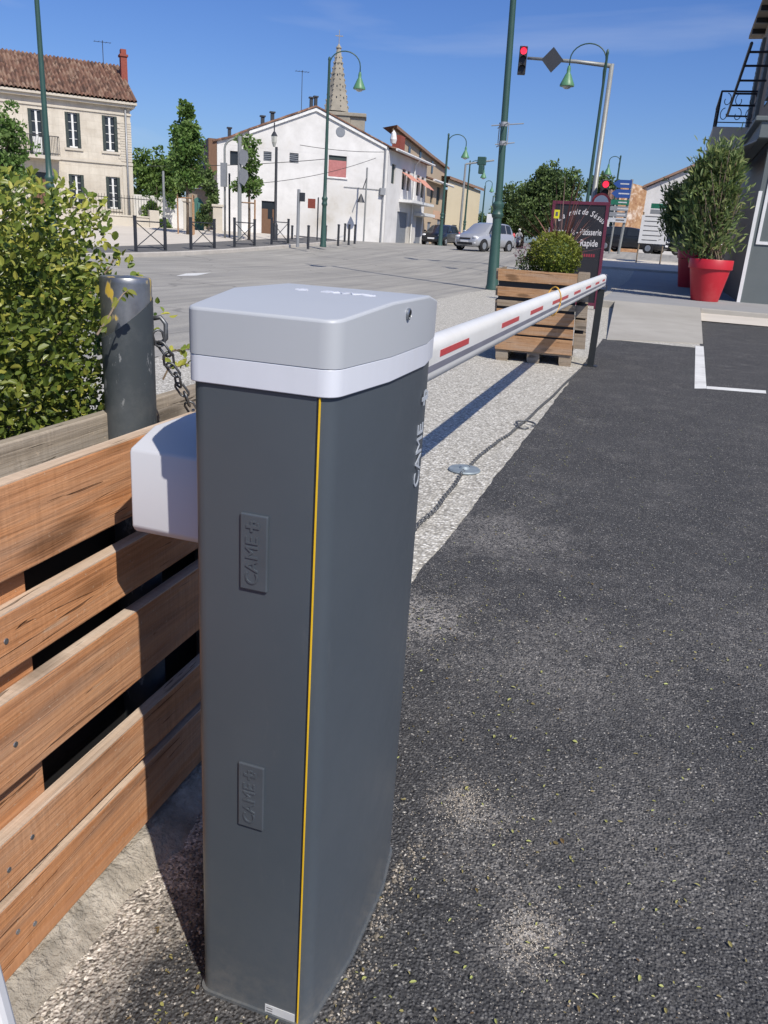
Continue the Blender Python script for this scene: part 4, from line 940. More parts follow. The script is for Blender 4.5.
# low cross-braced barriers along the far kerb
def barrier_fence(a, b, z, h, first=None):
    d = Vector((b[0]-a[0], b[1]-a[1])); L_ = d.length; an = math.atan2(d.y, d.x)
    t = thing('pedestrian_barrier', first, 'railing', (a[0], a[1], z), an, 'cross-braced barriers along the far kerb')
    for x in (0, L_):
        mb = MB(); mb.bb(x-.04, x+.04, -.04, .04, 0, h+.1); mb.bb(x-.045, x+.045, -.045, .045, h+.1, h+.14); mb.build('post', 'darkpole', t)
    mb = MB(); mb.tube([(0, 0, h-.03), (L_, 0, h-.03)], .022, 6); mb.tube([(0, 0, .13), (L_, 0, .13)], .022, 6); mb.build('rail', 'darkpole', t)
    mb = MB(); mb.tube([(0, .005, h-.03), (L_, .005, .13)], .016, 5); mb.tube([(0, -.005, .13), (L_, -.005, h-.03)], .016, 5); mb.build('cross_brace', 'darkpole', t)
    return t
fx = lambda u, v: gnd(u, v, .11)
for (u0, u1, v), lab in zip([(136, 165.5, 251.6), (191, 214.5, 249.3), (234.5, 254.5, 248), (271.5, 288, 247)],
    ['cross-braced dark barrier nearest the hedge, before the stone house', 'cross-braced dark barrier before the teal gate and stone pillars', 'cross-braced dark barrier before the slim staked sapling', 'cross-braced dark barrier below the old lantern post']):
    a = fx(u0, v); b = fx(u1, v-.0); q = (a+b)/2; X = -16.6
    a = (X-.0, onX(u0, v, X).y); b = (X, onX(u1, v, X).y); barrier_fence(a, b, gz(X, a[1])+.11, .98, lab)
def pole_px(name, label, cat, u, vb, vt, r, m='darkpole', group=None, off=.11, cap=True, top=None):
    q = gnd(u, vb, off); h = zat(vt, q.x, q.y)-q.z; mb = MB()
    prof = [(0, 0), (r, 0), (r, h-.02), (r*1.25 if cap else r, h-.02), (r*1.25 if cap else r, h+.02), (0, h+.04)]
    mb.lathe(prof, n=10); o = mb.build(name, m, origin=None, auto=35); o.location = q; tag(o, label, cat, group); return o, q, h
for u, vb, vt, lab in [(308, 249, 226, 'first bollard right of the cross-braced barriers'), (338, 246, 225, 'thick bollard at the kerb right of the green lamp'), (348.5, 245, 225, 'middle bollard of the kerb cluster near the house corner'),
                       (354.5, 244, 225, 'rightmost bollard of the kerb cluster near the house corner'), (344.5, 242, 224, 'bollard set behind the kerb cluster'), (292, 239.5, 226, 'bollard by the wall between door and grey post'), (325.5, 241, 226, 'bollard by the wall right behind the green lamp')]:
    pole_px('bollard', lab, 'bollard', u, vb, vt, .055, group='dark bollards by the white house')
pole_px('post', 'tall dark post rising from the right end of the first cross-braced barrier', 'post', 165.3, 250.6, 172, .04, 'greypole', cap=False)
o, q, h = pole_px('sign_post', 'grey post with small dark box before the white gable', 'sign post', 297.5, 247, 190, .07, 'signback', cap=False)
mb = MB(); mb.bb(.06, .26, -.06, .08, h-.45, h-.1); mb.build('box', 'darkpole', o)
o, q, h = pole_px('sign_post', 'thin dark post with small red plate beside the green lamp', 'sign post', 317, 240.5, 198, .035, cap=False)
mb = MB(); mb.bb(-.55, -.15, -.03, .0, h-.5, h-.05); mb.build('plate', 'brickred', o)
# old lantern post
q = gnd(275, 240.5, .11); t = thing('lantern_post', 'dark post with an old style lantern before the brown door', 'street lamp', tuple(q)); h = zat(147, q.x, q.y)-q.z
mb = MB(); mb.lathe([(0, 0), (.12, 0), (.12, .7), (.07, .8), (.06, h), (0, h)], n=10); mb.build('pole', 'darkpole', t, auto=35)
mb = MB(); mb.lathe([(0, h), (.05, h), (.13, h+.2), (.15, h+.46), (.0, h+.46)], (-.12, 0, 0), 6); ln_ = mb.build('lantern', 'lens', t); mb = MB(); mb.lathe([(.17, h+.46), (.09, h+.58), (.03, h+.66), (.03, h+1.0), (0, h+1.02)], (-.12, 0, 0), 6); mb.build('lantern_roof', 'darkpole', ln_)
# pole with two sign backs and a swan neck pipe
q = gnd(239.5, 240, .11); t = thing('sign_pole', 'grey pole with two sign backs among sapling leaves', 'sign post', tuple(q)); h = zat(136, q.x, q.y)-q.z
mb = MB(); mb.tube([(0, 0, 0), (0, 0, h)], .09, 10); mb.build('pole', 'greypole', t)
for z1, z2 in ((149, 167), (168, 186)):
    a, b = zat(z1, q.x, q.y)-q.z, zat(z2, q.x, q.y)-q.z; mb = MB(); mid_ = (a+b)/2
    mb.add([(.05, -.11, b+.15), (.3, -.13, b), (.52, -.15, b+.35), (.46, -.15, a-.1), (.2, -.13, a), (.05, -.11, a-.1)]+[(x, y+.02, z) for x, y, z in [(.05, -.11, b+.15), (.3, -.13, b), (.52, -.15, b+.35), (.46, -.15, a-.1), (.2, -.13, a), (.05, -.11, a-.1)]], [(0, 1, 2, 3, 4, 5), (11, 10, 9, 8, 7, 6)]); mb.build('sign_plate', 'signback', t)
q2 = gnd(225, 238, .11); t = thing('swan_neck_pole', 'pale grey pole with curved top left of the white house front', 'post', tuple(q2)); h = zat(146, q2.x, q2.y)-q2.z
e = atR(238, 139, math.hypot(q2.x, q2.y)); d = Vector((e.x-q2.x, e.y-q2.y, 0)); pth = [(0, 0, 0), (0, 0, h*.6), (0, 0, h-.1)]+[tuple(d*(1-math.cos(R_(a_)))+Vector((0, 0, h-.1+.45*math.sin(R_(a_))))) for a_ in (20, 40, 60, 80)]+[tuple(d*1.0+Vector((0, 0, h+.35)))]
mb = MB(); mb.tube(pth, .05, 8); mb.build('pole', 'greypole', t, smooth=True)
mb = MB(); mb.bb(-.12, .16, -.18, -.05, 2.2, 3.2); mb.build('meter_box', 'signback', t)
pole_px('post', 'dark post beside the grey box of the curved pole', 'post', 229.5, 237.5, 174, .045, cap=False)
# utility poles at the house corner with brackets
for u, vb, vt, lab in [(371, 241.5, 152, 'taller thin pole with insulator arms at the white house corner'), (363.5, 241.5, 168, 'shorter thin pole with a lamp bracket before the white wall')]:
    o, q, h = pole_px('utility_pole', lab, 'pole', u, vb, vt, .055, 'greypole', off=.0, cap=False); mb = MB()
    if u > 370:
        for zz in (.1, .5, .9): mb.tube([(-.1, -.05, h-zz), (.6, -.1, h-zz+.1)], .025, 5); mb.ball((.6, -.1, h-zz+.15), .06, 4)
    else: mb.tube([(0, -.05, h-.6), (-.1, -.3, h-1.2)], .03, 5); mb.lathe([(.03, 0), (.26, -.5), (.0, -.5)], (-.18, -.35, h-1.5), 8)
    mb.build('bracket', 'darkpole', o)
# town signs on the corner post
qs = gnd(396, 242, .0); t = thing('direction_sign', 'blue, green and white direction plates on a post by the white facade', 'sign', tuple(qs))
mb = MB(); zz = zat(180, qs.x, qs.y)-qs.z; mb.tube([(0, 0, 0), (0, 0, zz)], .05, 8); mb.build('pole', 'greypole', t)
for (v0, v1), m in zip([(181, 191), (192, 200.5), (201.5, 208)], ['bluesign', 'greensign', 'signback']):
    a, b = zat(v0, qs.x, qs.y)-qs.z, zat(v1, qs.x, qs.y)-qs.z; mb = MB(); mb.bb(-.02, .62, -.09, -.06, b, a); pp_ = mb.build('plate', m, t)
    mb = MB()
    for i in range(2): mb.bb(.06, .5, -.094, -.091, b+(a-b)*(.2+.38*i), b+(a-b)*(.36+.38*i))
    mb.build('lettering_lines', 'paper', pp_)

# overhead cables
def cable(a, b, sag, label):
    a, b = Vector(a), Vector(b); mb = MB(); mb.tube([a+(b-a)*t+Vector((0, 0, -4*sag*t*(1-t))) for t in [i/16 for i in range(17)]], .014, 4)
    tag(mb.build('overhead_cable', 'cable'), label, 'cable')
Rw = 46
cable(atR(146, 166, 41), atR(326, 159, 41), .1, 'thin cable strung from the stone house across the white gable')
cable(atR(247, 184, 43), atR(376, 158, 50), .25, 'thin cable rising over the red shutter to the corner pole')
cable(atR(300, 145, 47), atR(384, 152, 50), .1, 'short cable high on the right half of the white gable')

# ------------------------------------------------------------------ houses
class Facade:
    def __init__(s, A, B, z=None):
        s.A = Vector((A[0], A[1], z if z is not None else gz(*A))); d = Vector((B[0]-A[0], B[1]-A[1], 0)); s.L = d.length; s.d = d.normalized(); s.n = Vector((s.d.y, -s.d.x, 0)); s.rz = math.atan2(s.d.y, s.d.x)
    def uv(s, u, v, back=0):
        r = ray(u, v); t = ((s.A-EYE).dot(s.n)-back)/r.dot(s.n); p = EYE+r*t-s.A; return p.dot(s.d), p.z
    def rect(s, u0, v0, u1, v1):
        um, vm = (u0+u1)/2, (v0+v1)/2
        return s.uv(u0, vm)[0], s.uv(u1, vm)[0], s.uv(um, v1)[1], s.uv(um, v0)[1]
def wall(mb, x0, x1, z0, z1, holes=(), y=0, rev=.16, top=None, mi=0):
    xs = sorted({x0, x1, *[h[0] for h in holes], *[h[1] for h in holes]}); zs = sorted({z0, z1, *[h[2] for h in holes], *[h[3] for h in holes]})
    for a, b in zip(xs, xs[1:]):
        for c, d in zip(zs, zs[1:]):
            if any(h[0] <= (a+b)/2 <= h[1] and h[2] <= (c+d)/2 <= h[3] for h in holes): continue
            mb.add([(a, y, c), (b, y, c), (b, y, d), (a, y, d)], [(0, 1, 2, 3)], mi)
    for h in holes:
        a, b, c, d = h[:4]; vs = [(a, y, c), (b, y, c), (b, y, d), (a, y, d), (a, y+rev, c), (b, y+rev, c), (b, y+rev, d), (a, y+rev, d)]
        mb.add(vs, [(0, 4, 5, 1), (1, 5, 6, 2), (2, 6, 7, 3), (3, 7, 4, 0)], mi)
    if top: mb.add([(p[0], y, p[1]) for p in top], [list(range(len(top)))], mi)
def tall_window(par, h, y=.16, shutters=True, sill=True, bars=4):
    a, b, c, d = h; wdt = b-a; e = .003
    mb = MB(); mb.bb(a+e, b-e, y-.03, y-.02, c+e, d-e); win = mb.build('window', 'glass', par)
    mb = MB(); ia, ib = (a+wdt*.26, b-wdt*.26) if shutters else (a, b)
    f = .035; mid = (ia+ib)/2
    for x in ((ia+.02, mid, ib-.02) if not shutters else (mid,)): mb.bb(x-f*(1.4 if x == mid and shutters else 1), x+f*(1.4 if x == mid and shutters else 1), y-.07, y-.032, c+.07, d-.05)
    for i in range(bars+1):
        z = c+.05+(d-c-.1)*i/bars; mb.bb(a+wdt*.23, b-wdt*.23, y-.065, y-.033, z-(.03 if i == 0 else .011), z+(.04 if i == 0 else .011))
    mb.build('frame', 'frame', win)
    if shutters:
        for x0, x1 in ((a+.005, a+wdt*.2), (b-wdt*.2, b-.005)):
            mb = MB(); mb.bb(x0, x1, .01, .05, c+.02, d-.01)
            for i in range(9): z = c+.1+(d-c-.2)*i/8; mb.bb(x0+.01, x1-.01, .002, .012, z, z+.06)
            mb.build('shutter', 'shutter', win)
    if sill: mb = MB(); mb.bb(a-.08, b+.08, -.07, .1, c-.11, c-.002); mb.build('sill', 'ashlartrim', win)
    return win
def tileroof(mb, p00, p10, p11, p01, per=.24, amp=.045, rows=1):
    p00, p10, p11, p01 = map(Vector, (p00, p10, p11, p01)); L_ = ((p10-p00).length+(p11-p01).length)/2; k = max(4, int(L_/per)*6); nn = (p10-p00).cross(p01-p00).normalized()
    if nn.z < 0: nn = -nn
    nr = max(2, int((p01-p00).length/.45)); vs = []
    for j in range(nr+1):
        for q in (0, 1):
            if j == 0 and q == 0: continue
            if j == nr and q == 1: continue
            t = j/nr; lift = .03 if q == 1 else 0
            for i in range(k+1):
                s = i/k; a = p00+(p10-p00)*s; b = p01+(p11-p01)*s
                wv = abs(math.sin(math.pi*i/6))*2-1
                vs.append(a+(b-a)*(t+(0.0005 if q == 1 else 0))+nn*(amp*wv-(lift if q == 0 else 0)+.006*math.sin(i*1.7+j*2.3)))
    nl = len(vs)//(k+1)
    mb.add(vs, [(j*(k+1)+i, j*(k+1)+i+1, (j+1)*(k+1)+i+1, (j+1)*(k+1)+i) for j in range(nl-1) for i in range(k)])
def antenna(par, p, h=1.2):
    mb = MB(); p = Vector(p); mb.tube([p, p+Vector((0, 0, h))], .02, 5); mb.tube([p+Vector((-.45, 0, h-.1)), p+Vector((.45, .1, h-.05))], .012, 4)
    for i in range(5): x = -.4+.2*i; mb.tube([p+Vector((x, -.25, h-.08)), p+Vector((x, .25, h-.08))], .008, 4)
    mb.build('antenna', 'darkpole', par)

# --- stone house
B = (-27.7, 39.0); Ad = Vector((-32.05, 34.76))-Vector(B); A = Vector(B)+Ad*1.9
F = Facade(A, B); t = thing('stone_house', 'pale stone two-storey house with tiled roof and red chimney', 'house', tuple(F.A), F.rz); sH = F
Z = lambda v, u=137: F.uv(u, v)[1]
ev = F.uv(137, 104)[1]; Lh = F.L
R1 = F.rect
wins = [R1(65.5, 112.5, 80.5, 148), R1(102.5, 116, 117.5, 151.5), R1(69.5, 174.5, 84.5, 205), R1(106.5, 177, 120.5, 209)]
dr = R1(29, 109, 45, 155); gar = R1(32, 172, 51, 205)
bal_z = F.uv(45, 156)[1]
more = [(a-4.1*k, b-4.1*k, c, d) for k in (1,) for a, b, c, d in (wins[0], wins[2]) if False]
dr = (dr[0], dr[1], bal_z+.02, dr[3]); gar = (gar[0], gar[1], .05, gar[3])
sx = wins[0][0]-wins[1][0]; left = [(dr[0]+sx*1.1, dr[0]+sx*1.1+(wins[0][1]-wins[0][0]), wins[0][2], wins[0][3]), (dr[0]+sx*1.1, dr[0]+sx*1.1+(wins[0][1]-wins[0][0]), wins[2][2], wins[2][3])]
holes = wins+[dr, gar]+[h for h in left if h[0] > .3]
mb = MB(); wall(mb, 0, Lh, -.5, ev-.25, holes); mb.bb(0, .25, .001, 8, -.5, ev-.25); mb.bb(Lh-.3, Lh-.0005, .001, 8, -.5, ev-.25); mb.bb(0, Lh, 7.8, 8, -.5, ev-.25); mb.bb(.2, Lh-.2, .5, .6, -.5, ev-.3); mb.build('wall', 'ashlar', t)
mb = MB(); mb.bb(-.3, Lh+.32, -.35, 8.3, ev-.12, ev); mb.bb(-.2, Lh+.22, -.24, 8.2, ev-.25, ev-.121); mb.bb(-.05, Lh+.05, -.06, 8, ev-.62, ev-.52)
sz = F.uv(138, 165)[1]; mb.bb(-.02, Lh+.05, -.07, .0, sz-.09, sz+.05); mb.bb(Lh-.5, Lh+.03, -.03, -.002, -.4, sz-.12)
for i in range(16): z = -.3+i*(ev/16); mb.bb(Lh-.55-(.12 if i % 2 else 0), Lh+.025, -.028, -.003, sz+.1+(ev-1-sz)*i/16, sz+.1+(ev-1-sz)*(i+.9)/16) if sz+.1+(ev-1-sz)*(i+.9)/16 < ev-.7 else None
mb.build('cornice', 'ashlartrim', t, bevel=.01)
rid = F.uv(119, 65.5, 4)[1]; rex = F.uv(119.5, 66, 4)[0]
rid = max(ev+1.2, rid); mb = MB(); tileroof(mb, (-.35, -.42, ev+.06), (Lh+.36, -.42, ev+.06), (rex, 4, rid), (-.35, 4, rid), .19, .05); tileroof(mb, (-.35, 8.4, ev+.06), (Lh+.36, 8.4, ev+.06), (rex, 4, rid), (-.35, 4, rid), .19, .05)
mb.add([(Lh+.33, -.4, ev+.05), (Lh+.33, 8.4, ev+.05), (rex, 4, rid-.02)], [(0, 1, 2)]); rf = mb.build('roof', 'tiles', t)
mb = MB(); cx, cz = F.uv(124, 82, 2.5); mb.bb(cx-.16, cx+.16, 2.2, 2.7, ev+.3, F.uv(121.5, 57, 2.5)[1]); zt_ = F.uv(121.5, 57, 2.5)[1]; mb.bb(cx-.22, cx+.22, 2.14, 2.76, zt_, zt_+.1); mb.bb(cx-.14, cx+.14, 2.25, 2.65, zt_+.12, zt_+.35); mb.build('chimney', 'brickred', rf)
antenna(rf, (cx-.9, 3.4, rid-.3), 1.3)
for h in wins+[h for h in left if h[0] > .3]: tall_window(t, h)
wd_ = tall_window(t, (dr[0], dr[1], dr[2], dr[3]), sill=False); mb = MB(); mb.bb(dr[0]+.12, dr[1]-.12, .05, .085, dr[2], dr[2]+.85); mb.build('white_panel', 'frame', wd_)
mb = MB(); mb.bb(gar[0]+.003, gar[1]-.003, .12, .16, gar[2], gar[3]-.3); d_ = mb.build('door', 'doorwood', t); mb = MB(); mb.bb(gar[0]+.003, gar[1]-.003, .13, .15, gar[3]-.298, gar[3]-.003); mb.build('fanlight', 'glass', d_)
bx0, bx1 = F.uv(20, 150)[0], F.uv(59, 158)[0]; mb = MB(); mb.bb(bx0, bx1, -.75, -.003, bal_z-.16, bal_z); bl = mb.build('balcony', 'ashlartrim', t)
mb = MB(); mb.tube([(bx0, -.7, bal_z+.9), (bx1, -.7, bal_z+.9), (bx1, 0, bal_z+.9)], .02, 5); mb.tube([(bx0, -.7, bal_z+.1), (bx1, -.7, bal_z+.1)], .015, 5)
for i in range(26): x = bx0+(bx1-bx0)*i/25; mb.tube([(x, -.7, bal_z), (x, -.7, bal_z+.9)], .011, 4)
mb.build('balcony_railing', 'iron', bl)
dx = F.uv(127, 160)[0]; mb = MB(); mb.tube([(dx, -.09, 0), (dx, -.09, ev-.3)], .05, 8); mb.build('downpipe', 'signback', t, smooth=True)
# low garden wall with railings in front
ga_, gb_ = F.uv(82, 236)[0], Lh+1.0
gw = thing('garden_wall', 'low stone wall with iron railings before the stone house', 'wall', tuple(F.A+F.d*(ga_-4)+F.n*1.6), F.rz); Lw = gb_-ga_+4
mb = MB(); mb.bb(0, Lw, -.15, .15, -.3, .55); mb.bb(0, Lw, -.19, .19, .551, .63); mb.bb(Lw-.5, Lw, -.25, .25, -.3, .95); mb.build('wall', 'ashlartrim', gw, bevel=.02)
mb = MB(); mb.tube([(0, 0, 1.45), (Lw-.3, 0, 1.45)], .018, 4)
for i in range(int(Lw/.14)): mb.tube([(i*.14, 0, .63), (i*.14, 0, 1.6)], .009, 4)
mb.build('railing', 'iron', gw)

# --- white gabled house
WA = Vector((-26.0, 45.0)); WB = Vector((-17.7, 51.6)); F = Facade(WA, WB, .62); wF = F
t = thing('white_house', 'big white gabled house with faded red shutter and brown door', 'house', tuple(F.A), F.rz)
Lw = F.L; R1 = F.rect; pz = lambda u, v: F.uv(u, v)
apex = pz(316, 107); rt_ = pz(386.5, 145.5); lm = pz(249, 130); ll = pz(217, 141); l2 = pz(229, 138)
h_small = R1(230, 151, 238, 165); louv = [R1(263.5, 151.5, 271.5, 161), R1(289.5, 153, 298.5, 163)]; rs = R1(328.5, 155.5, 346.5, 177); dd = R1(261.5, 201, 274.5, 235)
dd = (dd[0], dd[1], .0, dd[3])
holes = [h_small]+louv+[rs, dd]; zt0 = min(rt_[1], ll[1])-.15
x0_, x1_ = ll[0], Lw
mb = MB(); wall(mb, x0_, x1_, -1, zt0, holes, top=[(x0_, zt0), (x1_, zt0), (x1_, rt_[1]), apex, lm, l2, (x0_, ll[1])])
DP = 9
mb.add([(x1_, 0, -1), (x1_, DP, -1), (x1_, DP, rt_[1]), (x1_, 0, rt_[1])], [(0, 1, 2, 3)]); mb.add([(x0_, 0, -1), (x0_, DP, -1), (x0_, DP, ll[1]), (x0_, 0, ll[1])], [(3, 2, 1, 0)])
mb.bb(x0_+.3, x1_-.3, .5, .6, -1, zt0)
mb.build('wall', 'facewhite', t)
mb = MB()
def slope(a, b, th=.05, oh=.18):
    tileroof(mb, (a[0], -oh, a[1]+th), (a[0], DP, a[1]+th), (b[0], DP, b[1]+th), (b[0], -oh, b[1]+th), .3, .05)
    e = .02; mb.add([(a[0], -oh+e, a[1]-.02), (b[0], -oh+e, b[1]-.02), (b[0], -oh+e, b[1]+th), (a[0], -oh+e, a[1]+th), (a[0], .0, a[1]-.02), (b[0], .0, b[1]-.02)], [(0, 1, 2, 3), (0, 4, 5, 1)])
slope((rt_[0]+.3, rt_[1]-.12), apex); slope(apex, lm); slope(lm, l2); slope(l2, (ll[0]-.25, ll[1]-.05)); rf = mb.build('roof', 'tiles', t)
mb = MB()
for a, b in ((apex, lm), (apex, (rt_[0], rt_[1]))): mb.add([(a[0], -.12, a[1]-.22), (b[0], -.12, b[1]-.22), (b[0], -.12, b[1]-.04), (a[0], -.12, a[1]-.04), (a[0], -.001, a[1]-.22), (b[0], -.001, b[1]-.22)], [(0, 1, 2, 3), (0, 4, 5, 1)])
mb.build('verge', 'frame', t)
a, b, c, d = h_small; mb = MB(); mb.bb(a+.003, b-.003, .12, .14, c+.003, d-.003); mb.build('window', 'glass', t)
for a, b, c, d in louv:
    mb = MB(); mb.bb(a+.003, b-.003, .1, .13, c+.003, d-.003)
    for i in range(5): z = c+(d-c)*(i+.5)/5; mb.box(((a+b)/2, .06, z), (b-a-.01, .09, .015), 0, Matrix.Rotation(R_(35), 3, 'X'))
    mb.build('vent_grille', 'louver', t)
a, b, c, d = rs; mb = MB(); mb.bb(a+.003, b-.003, .05, .1, c+.003, d-.28)
for i in range(14): z = c+.05+(d-c-.4)*i/13; mb.bb(a+.05, b-.05, .035, .052, z, z+.055)
mb.bb(a+.003, b-.003, .09, .13, d-.279, d-.003, 1); mb.build('red_shutter', ['redshut', 'shutter'], t); mb = MB(); mb.bb(a-.1, b+.1, -.08, .05, c-.1, c-.003); mb.build('sill', 'frame', t)
a, b, c, d = dd; mb = MB(); mb.bb(a+.003, b-.003, .08, .13, c, d-.45); door = mb.build('door', 'doorwood', t); mb = MB(); mb.bb(a+.003, b-.003, .09, .12, d-.449, d-.003); mb.bb(a+(b-a)*.5, b-.12, .065, .079, c+1.0, c+1.7); mb.build('pane', 'glass', door)
vx, vz = pz(340.5, 132); axx = Matrix.Rotation(R_(90), 3, 'X'); mb = MB(); mb.lathe([(0, .012), (.27, .012), (.3, .0), (0, -.0)], (vx, -.005, vz), 20, 0, axx); mb.build('round_vent', 'louver', t)
for u, v0, v1, r in ((233, 127, 138, .09), (267, 115, 121, .1), (277, 111, 116, .1), (316.5, 96, 108, .09), (321, 95, 107, .09)):
    x, z = pz(u, v1); z2 = pz(u, v0)[1]; mb = MB(); mb.bb(x-r, x+r, 1.2, 1.2+2*r, z-.6, z2); mb.bb(x-r*1.6, x+r*1.6, 1.2-r*.6, 1.2+2.6*r, z2+.02, z2+.1); mb.build('chimney', 'darkpole', rf)
antenna(rf, (apex[0]-.4, 2, apex[1]-.1), 2.3)
mb = MB(); x, z = pz(383, 190); mb.tube([(x, -.08, -.5), (x, -.08, rt_[1]-.2)], .05, 6); mb.tube([(x-2.6, -.05, z), (x-.1, -.05, z)], .02, 5); mb.bb(x-.25, x+.1, -.25, -.02, z-.3, z+.1); mb.build('downpipe', 'signback', t)
sx_, sz_ = pz(217, 150); mb = MB(); mb.bb(x0_-.5, x0_-.02, -.05, 1.5, sz_-1.2, sz_+.6); mb.build('side_box', 'doorwood', t)

# --- street front that continues the white house along the road
C0 = Vector((WB.x+.01, WB.y)); z_e = rt_[1]+F.A.z
def on_ray_dir(C, d, u, v):      # where the vertical plane from C along d meets a pixel
    d = Vector((d[0], d[1], 0)).normalized(); n_ = Vector((d.y, -d.x, 0)); r = ray(u, v); tt = (Vector((C[0], C[1], 0))-EYE).dot(n_)/r.dot(n_); p = EYE+r*tt; return (p-Vector((C[0], C[1], 0))).dot(d), p.z
sd = Vector((-.05, 1)).normalized()
se = on_ray_dir(C0, sd, 425, 195)[0]
def rowhouse(name, label, C, L_, hgt, wallm, cat='house', depth=8, roofup=1.4, z0=.6, gutter=True):
    C = Vector((C[0], C[1])); Fc = Facade(C, C+sd*L_, z0); tt = thing(name, label, cat, tuple(Fc.A), Fc.rz); return tt, Fc
t, F2 = rowhouse('street_house', 'white street-front house with salmon awnings and pale balcony slab', C0, se, 0, 'facewhite')
ez = F2.uv(389, 149)[1]; R1 = F2.rect
hw_ = [R1(391.5, 164, 395.5, 184), R1(402, 169, 405.5, 190), R1(407, 171, 410, 191), R1(416.5, 175, 419.5, 196), R1(421, 177, 424, 198)]; d1 = R1(396.5, 212, 407, 241); d2 = R1(415.5, 217, 421.5, 243)
d1 = (d1[0], d1[1], .02, d1[3]); d2 = (d2[0], d2[1], .02, d2[3])
mb = MB(); wall(mb, 0.003, F2.L, -1, ez, hw_+[d1, d2]); mb.bb(.1, F2.L, .45, .5, -1, ez); mb.add([(F2.L, 0, -1), (F2.L, 8, -1), (F2.L, 8, ez), (F2.L, 0, ez)], [(0, 1, 2, 3)]); mb.build('wall', 'facewhite', t)
mb = MB(); tileroof(mb, (0, -.5, ez+.05), (F2.L+.2, -.5, ez+.05), (F2.L+.2, 5, ez+1.2), (0, 5, ez+1.2), .35, .05); mb.add([(0, -.48, ez), (F2.L+.2, -.48, ez), (F2.L+.2, 0, ez-.01), (0, 0, ez-.01)], [(0, 1, 2, 3)]); rf = mb.build('roof', 'tiles', t)
mb = MB(); mb.tube([(0, -.52, ez+.0), (F2.L+.2, -.52, ez+.0)], .08, 6); gx = F2.uv(413, 180)[0]; mb.tube([(gx, -.1, 0), (gx, -.1, ez-.3), (gx, -.45, ez)], .05, 6); mb.build('gutter', 'frame', t)
for i, h in enumerate(hw_):
    a, b, c, d = h; mb = MB(); mb.bb(a+.003, b-.003, .1, .14, c+.003, d-.003); wn = mb.build('window', 'shutter' if i == 0 else 'glass', t)
    if i: mb = MB(); mb.add([(a-.1, -.02, d-.2), (b+.1, -.02, d-.2), (b+.1, -.75, c+.6), (a-.1, -.75, c+.6), (a-.1, -.02, d-.24), (b+.1, -.02, d-.24), (b+.1, -.75, c+.56), (a-.1, -.75, c+.56)], [(0, 1, 2, 3), (7, 6, 5, 4), (0, 3, 7, 4), (1, 5, 6, 2), (3, 2, 6, 7)]); mb.build('awning', 'awning', wn)
for a, b, c, d in (d1, d2): mb = MB(); mb.bb(a+.003, b-.003, .08, .13, c, d-.003); mb.build('door', 'louver', t)
a, zc = F2.uv(399, 200); b, _ = F2.uv(421, 204); mb = MB(); mb.bb(a, b, -1.0, -.003, zc-.12, zc+.05); mb.build('balcony_slab', 'frame', t)
a, zc = F2.uv(414, 214); mb = MB(); mb.bb(a, F2.L, -.9, -.003, zc-.1, zc+.1); mb.build('canopy', 'frame', t)
x, z = F2.uv(400, 138, 1.5); mb = MB(); mb.bb(x-.9, x+.35, 1.2, 1.8, ez-.2, F2.uv(400, 136.5, 1.5)[1]); mb.build('chimney', 'brickred', rf)
x, z = F2.uv(394, 131, 1.2); mb = MB(); mb.lathe([(0, 0), (.18, .05), (.24, .3), (.16, .7), (0, .9)], (x, 1.2, ez+.8), 10); mb.build('cowl', 'frame', rf)
# tall rough gable behind the roofs
p = atR(402, 132, 66); Fb = Facade((-20.2, 55), (-22.5, 84), .6); tb = thing('rough_house', 'long ochre rubble wall rising behind the white street front', 'house', tuple(Fb.A), Fb.rz)
a0 = Fb.uv(393, 128); a1 = Fb.uv(428, 160); a2 = Fb.uv(446.5, 170)
mb = MB(); mb.add([(a0[0], 0, -1), (a2[0], 0, -1), (a2[0], 0, a2[1]), (a1[0], 0, a1[1]+.3), (a0[0], 0, a0[1]), (a2[0], 6, -1), (a2[0], 6, a2[1])], [(0, 1, 2, 3, 4), (1, 5, 6, 2)]); mb.build('wall', 'facebeige', tb)
mb = MB()
for a, b in ((a0, (a1[0], a1[1]+.3)), ((a1[0], a1[1]+.3), a2)): mb.add([(a[0], -.3, a[1]), (b[0], -.3, b[1]), (b[0], -.3, b[1]+.22), (a[0], -.3, a[1]+.22), (a[0], .8, a[1]+.0), (b[0], .8, b[1]+.0)], [(0, 1, 2, 3), (3, 2, 5, 4)])
mb.build('roof', 'terracottaedge', tb)
for u, v in ((409, 152), (420, 156), (432, 166)):
    x, z = Fb.uv(u, v); mb = MB(); mb.bb(x-.35, x+.35, -.05, -.003, z-.6, z+.4); mb.build('window', 'glass', tb)
# narrow beige house next along the street
C1 = C0+sd*(F2.L+.02); t, F3 = rowhouse('narrow_house', 'narrow beige and peach house after the white street front', C1, 11, 0, 'facebeige')
L3 = on_ray_dir(C1, sd, 443, 215)[0]; e0 = F3.uv(428, 172)[1]; e1 = F3.uv(436, 183)[1]
ws = [F3.rect(430.5, 188, 433, 203), F3.rect(436.5, 187, 440, 205)]; dn = F3.rect(436.5, 219, 440, 243); dn = (dn[0], dn[1], .02, dn[3]); dn2 = F3.rect(426.8, 222, 430.5, 243); dn2 = (max(.1, dn2[0]), dn2[1], .02, dn2[3])
mb = MB(); wall(mb, 0, L3, -1, e1, ws+[dn, dn2]); mb.bb(.1, L3-.1, .45, .5, -1, e1); mb.add([(L3, 0, -1), (L3, 8, -1), (L3, 8, e1), (L3, 0, e1)], [(0, 1, 2, 3)]); mb.build('wall', 'facebeige', t)
